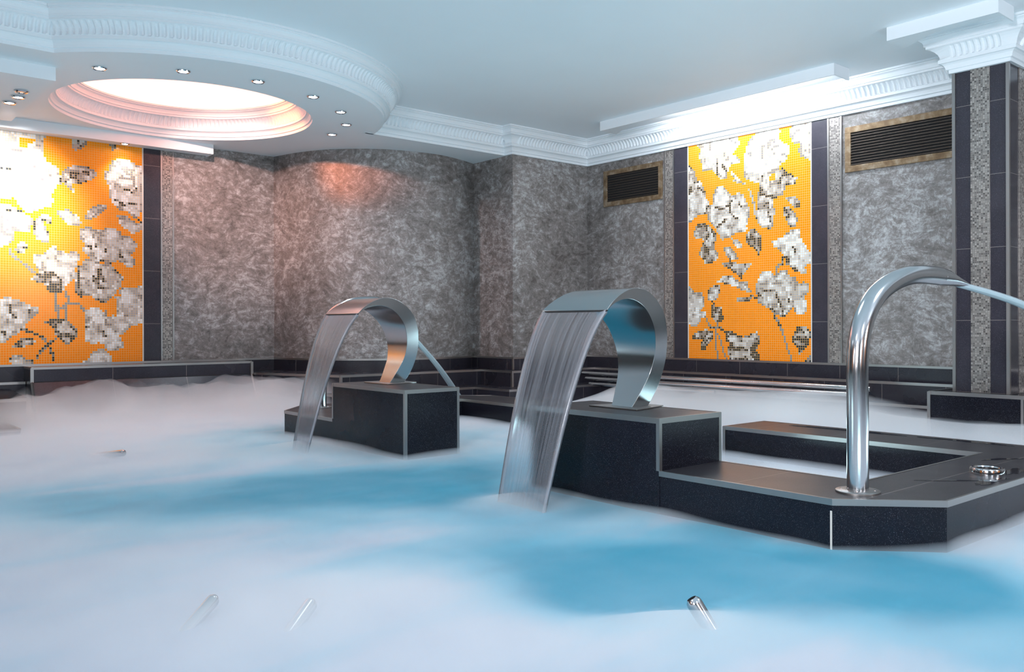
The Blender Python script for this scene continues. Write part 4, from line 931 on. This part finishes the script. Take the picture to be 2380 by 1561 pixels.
puddle(4.30, 1.80, 0.16, 0.010, math.radians(-42), 'thin streak of water left of the steel ring')
puddle(5.20, 1.90, 0.12, 0.022, math.radians(-30), 'puddle of water near the right edge of the picture, beyond the steel ring')
puddle(5.80, 3.15, 0.035, 0.40, 0.02, 'long wet streak along the back edge of the near basin wall', bumps=0.18)
puddle(5.82, 2.35, 0.030, 0.26, 0.0, 'short wet streak at the right end of the back edge of the near basin wall', bumps=0.2)

# steel rails along the right wall
def rail(x, z, ya, yb, label, r=0.024):
    t = thing('bench_rail', (x, (ya+yb)/2, z), label, 'rail', 'steel rails along the right wall')
    m = MB(); m.tube([(x, ya, z), (x, yb, z)], r, 18); m.build('tube', MAT['mirror'], t, smooth=True)
    k = ya+0.35
    while k < yb:
        m = MB(); m.tube([(x+0.01, k, z), (7.885 if x < 7.86 else 8.105, k, z-0.012)], 0.009, 8); m.build('bracket', MAT['steel'], t); k += 1.2
rail(7.80, 0.372, 3.99, 7.80, 'uppermost steel rail over the mist by the right wall')
rail(7.76, 0.310, 4.01, 7.70, 'middle steel rail over the mist by the right wall')
rail(7.72, 0.250, 5.70, 7.60, 'lowest and shortest steel rail by the right wall', 0.02)

# steel pipe ends breaking the surface in the foreground
def pipe_end(a, b, r, label):
    t = thing('massage_pipe', b, label, 'pipe', 'steel pipe ends in the foreground water')
    a, b = Vector(a), Vector(b); d = (b-a).normalized()
    m = MB(); m.tube([a-d*0.002, a+d*0.008, a+d*0.016, b], [r*0.62, r*0.93, r, r], 22); m.build('tube', MAT['steel'], t, smooth=True)
pipe_end((2.247, 1.752, 0.085), (2.33, 1.64, -0.14), 0.026, 'shiny rounded pipe end rising from the mist in the right foreground')
pipe_end((1.118, 2.879, 0.052), (0.86, 2.72, -0.08), 0.022, 'misty pipe end with a peach glint in the left foreground')
pipe_end((1.369, 2.668, 0.036), (1.08, 2.46, -0.09), 0.024, 'faint grey pipe end sunk in mist, right of the peach-glinting one')
pipe_end((1.905, 6.64, 0.052), (1.80, 7.2, -0.03), 0.024, 'small steel pipe end in the mist at the left, far from the camera')

# ------------------------------------------------------------------ water and mist
def hsh(i, j): return (math.sin(i*127.1+j*311.7)*43758.5453) % 1
def vn(x, y):
    i, j = math.floor(x), math.floor(y); a, b = x-i, y-j; a = a*a*(3-2*a); b = b*b*(3-2*b)
    return (hsh(i, j)*(1-a)+hsh(i+1, j)*a)*(1-b)+(hsh(i, j+1)*(1-a)+hsh(i+1, j+1)*a)*b
def fbm(x, y): return (vn(x, y)+0.5*vn(x*2.1+7, y*2.1+3)+0.25*vn(x*4.3, y*4.3))/1.75
def sm(a, b, x): t = max(0, min(1, (x-a)/(b-a))); return t*t*(3-2*t)
CALM = [(2.55, 2.25, .50, 1.0), (2.75, 2.05, .35, .5), (3.3, 1.45, .35, .4), (3.0, 3.3, .4, .4), (3.1, 4.9, .5, .4), (2.4, 5.1, .5, .4), (3.0, 6.2, .45, .45), (2.2, 2.08, .28, .75), (2.37, 2.77, .45, .55), (3.0, 1.75, .5, .7), (2.75, 4.4, .6, .65), (2.2, 4.5, .8, .5), (3.2, 4.3, .5, .6), (3.85, 4.65, .45, .75), (3.15, 1.2, .5, .6), (1.6, 4.7, .7, .45),
        (1.1, 5.25, .6, .5), (3.3, 7.4, .8, .5), (2.9, 3.6, .5, .5), (2.6, .9, .3, .3), (1.85, 3.3, .35, .35), (5.0, 4.6, .5, .3), (4.6, 5.7, .7, .5), (3.3, 2.45, .32, .55), (3.3, 3.2, .32, .5), (3.45, 1.65, .3, .45), (4.3, 1.4, .3, .4), (3.3, 5.5, .3, .4)]
def foam(x, y):
    f = 0.98
    for cx, cy, r, a in CALM: f -= a*math.exp(-((x-cx)**2+(y-cy)**2)/(r*r))
    return max(0.0, min(1.0, f))
def mist_h(x, y):
    fo = foam(x, y)
    h = 0.006+(0.010+0.05*fbm(x*1.3, y*1.3))*(0.10+0.9*fo)
    h += 0.035*fo*fo*fbm(x*0.9+5, y*0.9)
    h += 0.345*sm(8.7-0.7*sm(3.4, 4.4, x), 9.45-0.9*sm(3.4, 4.4, x), y)*sm(0.9, 2.2, x)*(1-sm(4.9, 5.8, x))*(0.55+0.75*fbm(x*3.1, y*2.2))
    h += 0.275*sm(6.5, 7.35, x)*(1-sm(6.5, 7.6, y))*(1-0.5*sm(6.9, 7.3, x)*(1-sm(3.4, 4.3, y)))*(0.62+0.6*fbm(x*1.8, y*1.4))
    h += 0.05*math.exp(-((x-1.35)**2+(y-2.6)**2)/0.25)+0.06*math.exp(-((x-2.05)**2+(y-1.62)**2)/0.06)
    h += 0.07*math.exp(-((x-3.0)**2+(y-3.49)**2)/0.05)+0.06*math.exp(-((x-3.02)**2+(y-6.13)**2)/0.05)
    return max(0.008, h)
x0, x1, y0, y1, st = -3.98, 8.0, -3.98, 10.12, 0.07
nx, ny = int((x1-x0)/st), int((y1-y0)/st)
V = []; FO = []; F = []
for j in range(ny+1):
    for i in range(nx+1):
        x, y = x0+(x1-x0)*i/nx, y0+(y1-y0)*j/ny
        V.append((x, y, 0.010*(fbm(x*1.7, y*1.7)-0.5))); FO.append(foam(x, y))
def solid(x, y):
    return (x > 4.76 and y > 8.55) or (x > 6.74 and y > 7.95) or (x > 7.92) or (x > 7.46 and 2.14 < y < 3.25) or (1.96 < x < 4.2 and y > 9.82) or in_poly(x, y, A) or in_poly(x, y, B) or (3.48 < x < 3.95 and 2.93 < y < 3.86) or (3.48 < x < 3.92 and 5.31 < y < 6.33)
SOL = [solid(v[0], v[1]) for v in V]
for j in range(ny):
    for i in range(nx):
        q = (j*(nx+1)+i, j*(nx+1)+i+1, (j+1)*(nx+1)+i+1, (j+1)*(nx+1)+i)
        if not all(SOL[k] for k in q): F.append(q)
me = bpy.data.meshes.new('pool_water'); me.from_pydata(V, [], F); me.update()
at = me.attributes.new('foam', 'FLOAT', 'POINT'); at.data.foreach_set('value', FO)
bm = bmesh.new(); bm.from_mesh(me); bmesh.ops.delete(bm, geom=[v for v in bm.verts if not v.link_faces], context='VERTS'); bm.to_mesh(me); bm.free()
for p in me.polygons: p.use_smooth = True
me.materials.append(MAT['water']); o = bpy.data.objects.new('pool_water', me); COL.objects.link(o)
tag(o, 'milky turquoise bubbling water filling the whole pool', 'water', kind='stuff')
# mist lying on the water: a closed low body of scattering vapour, thicker where the jets churn
V2 = [(v[0], v[1], v[2]+0.001) for v in V]; n0 = len(V2)
V2 += [(v[0], v[1], mist_h(v[0], v[1])) for v in V]; F2 = [f[::-1] for f in F]+[tuple(k+n0 for k in f) for f in F]
edges = {}
for f in F:
    for k in range(4): e = (f[k], f[(k+1) % 4]); edges[e] = edges.get(e, 0)+1
for (a, b) in list(edges):
    if (b, a) not in edges: F2.append((a, b, b+n0, a+n0))
me = bpy.data.meshes.new('mist'); me.from_pydata(V2, [], F2); me.update()
bm = bmesh.new(); bm.from_mesh(me); bmesh.ops.delete(bm, geom=[v for v in bm.verts if not v.link_faces], context='VERTS'); bm.to_mesh(me); bm.free()
for p in me.polygons: p.use_smooth = True
me.materials.append(mist_mat(5.0)); o = bpy.data.objects.new('mist', me); COL.objects.link(o)
tag(o, 'white mist lying on the pool water', 'mist', kind='stuff')
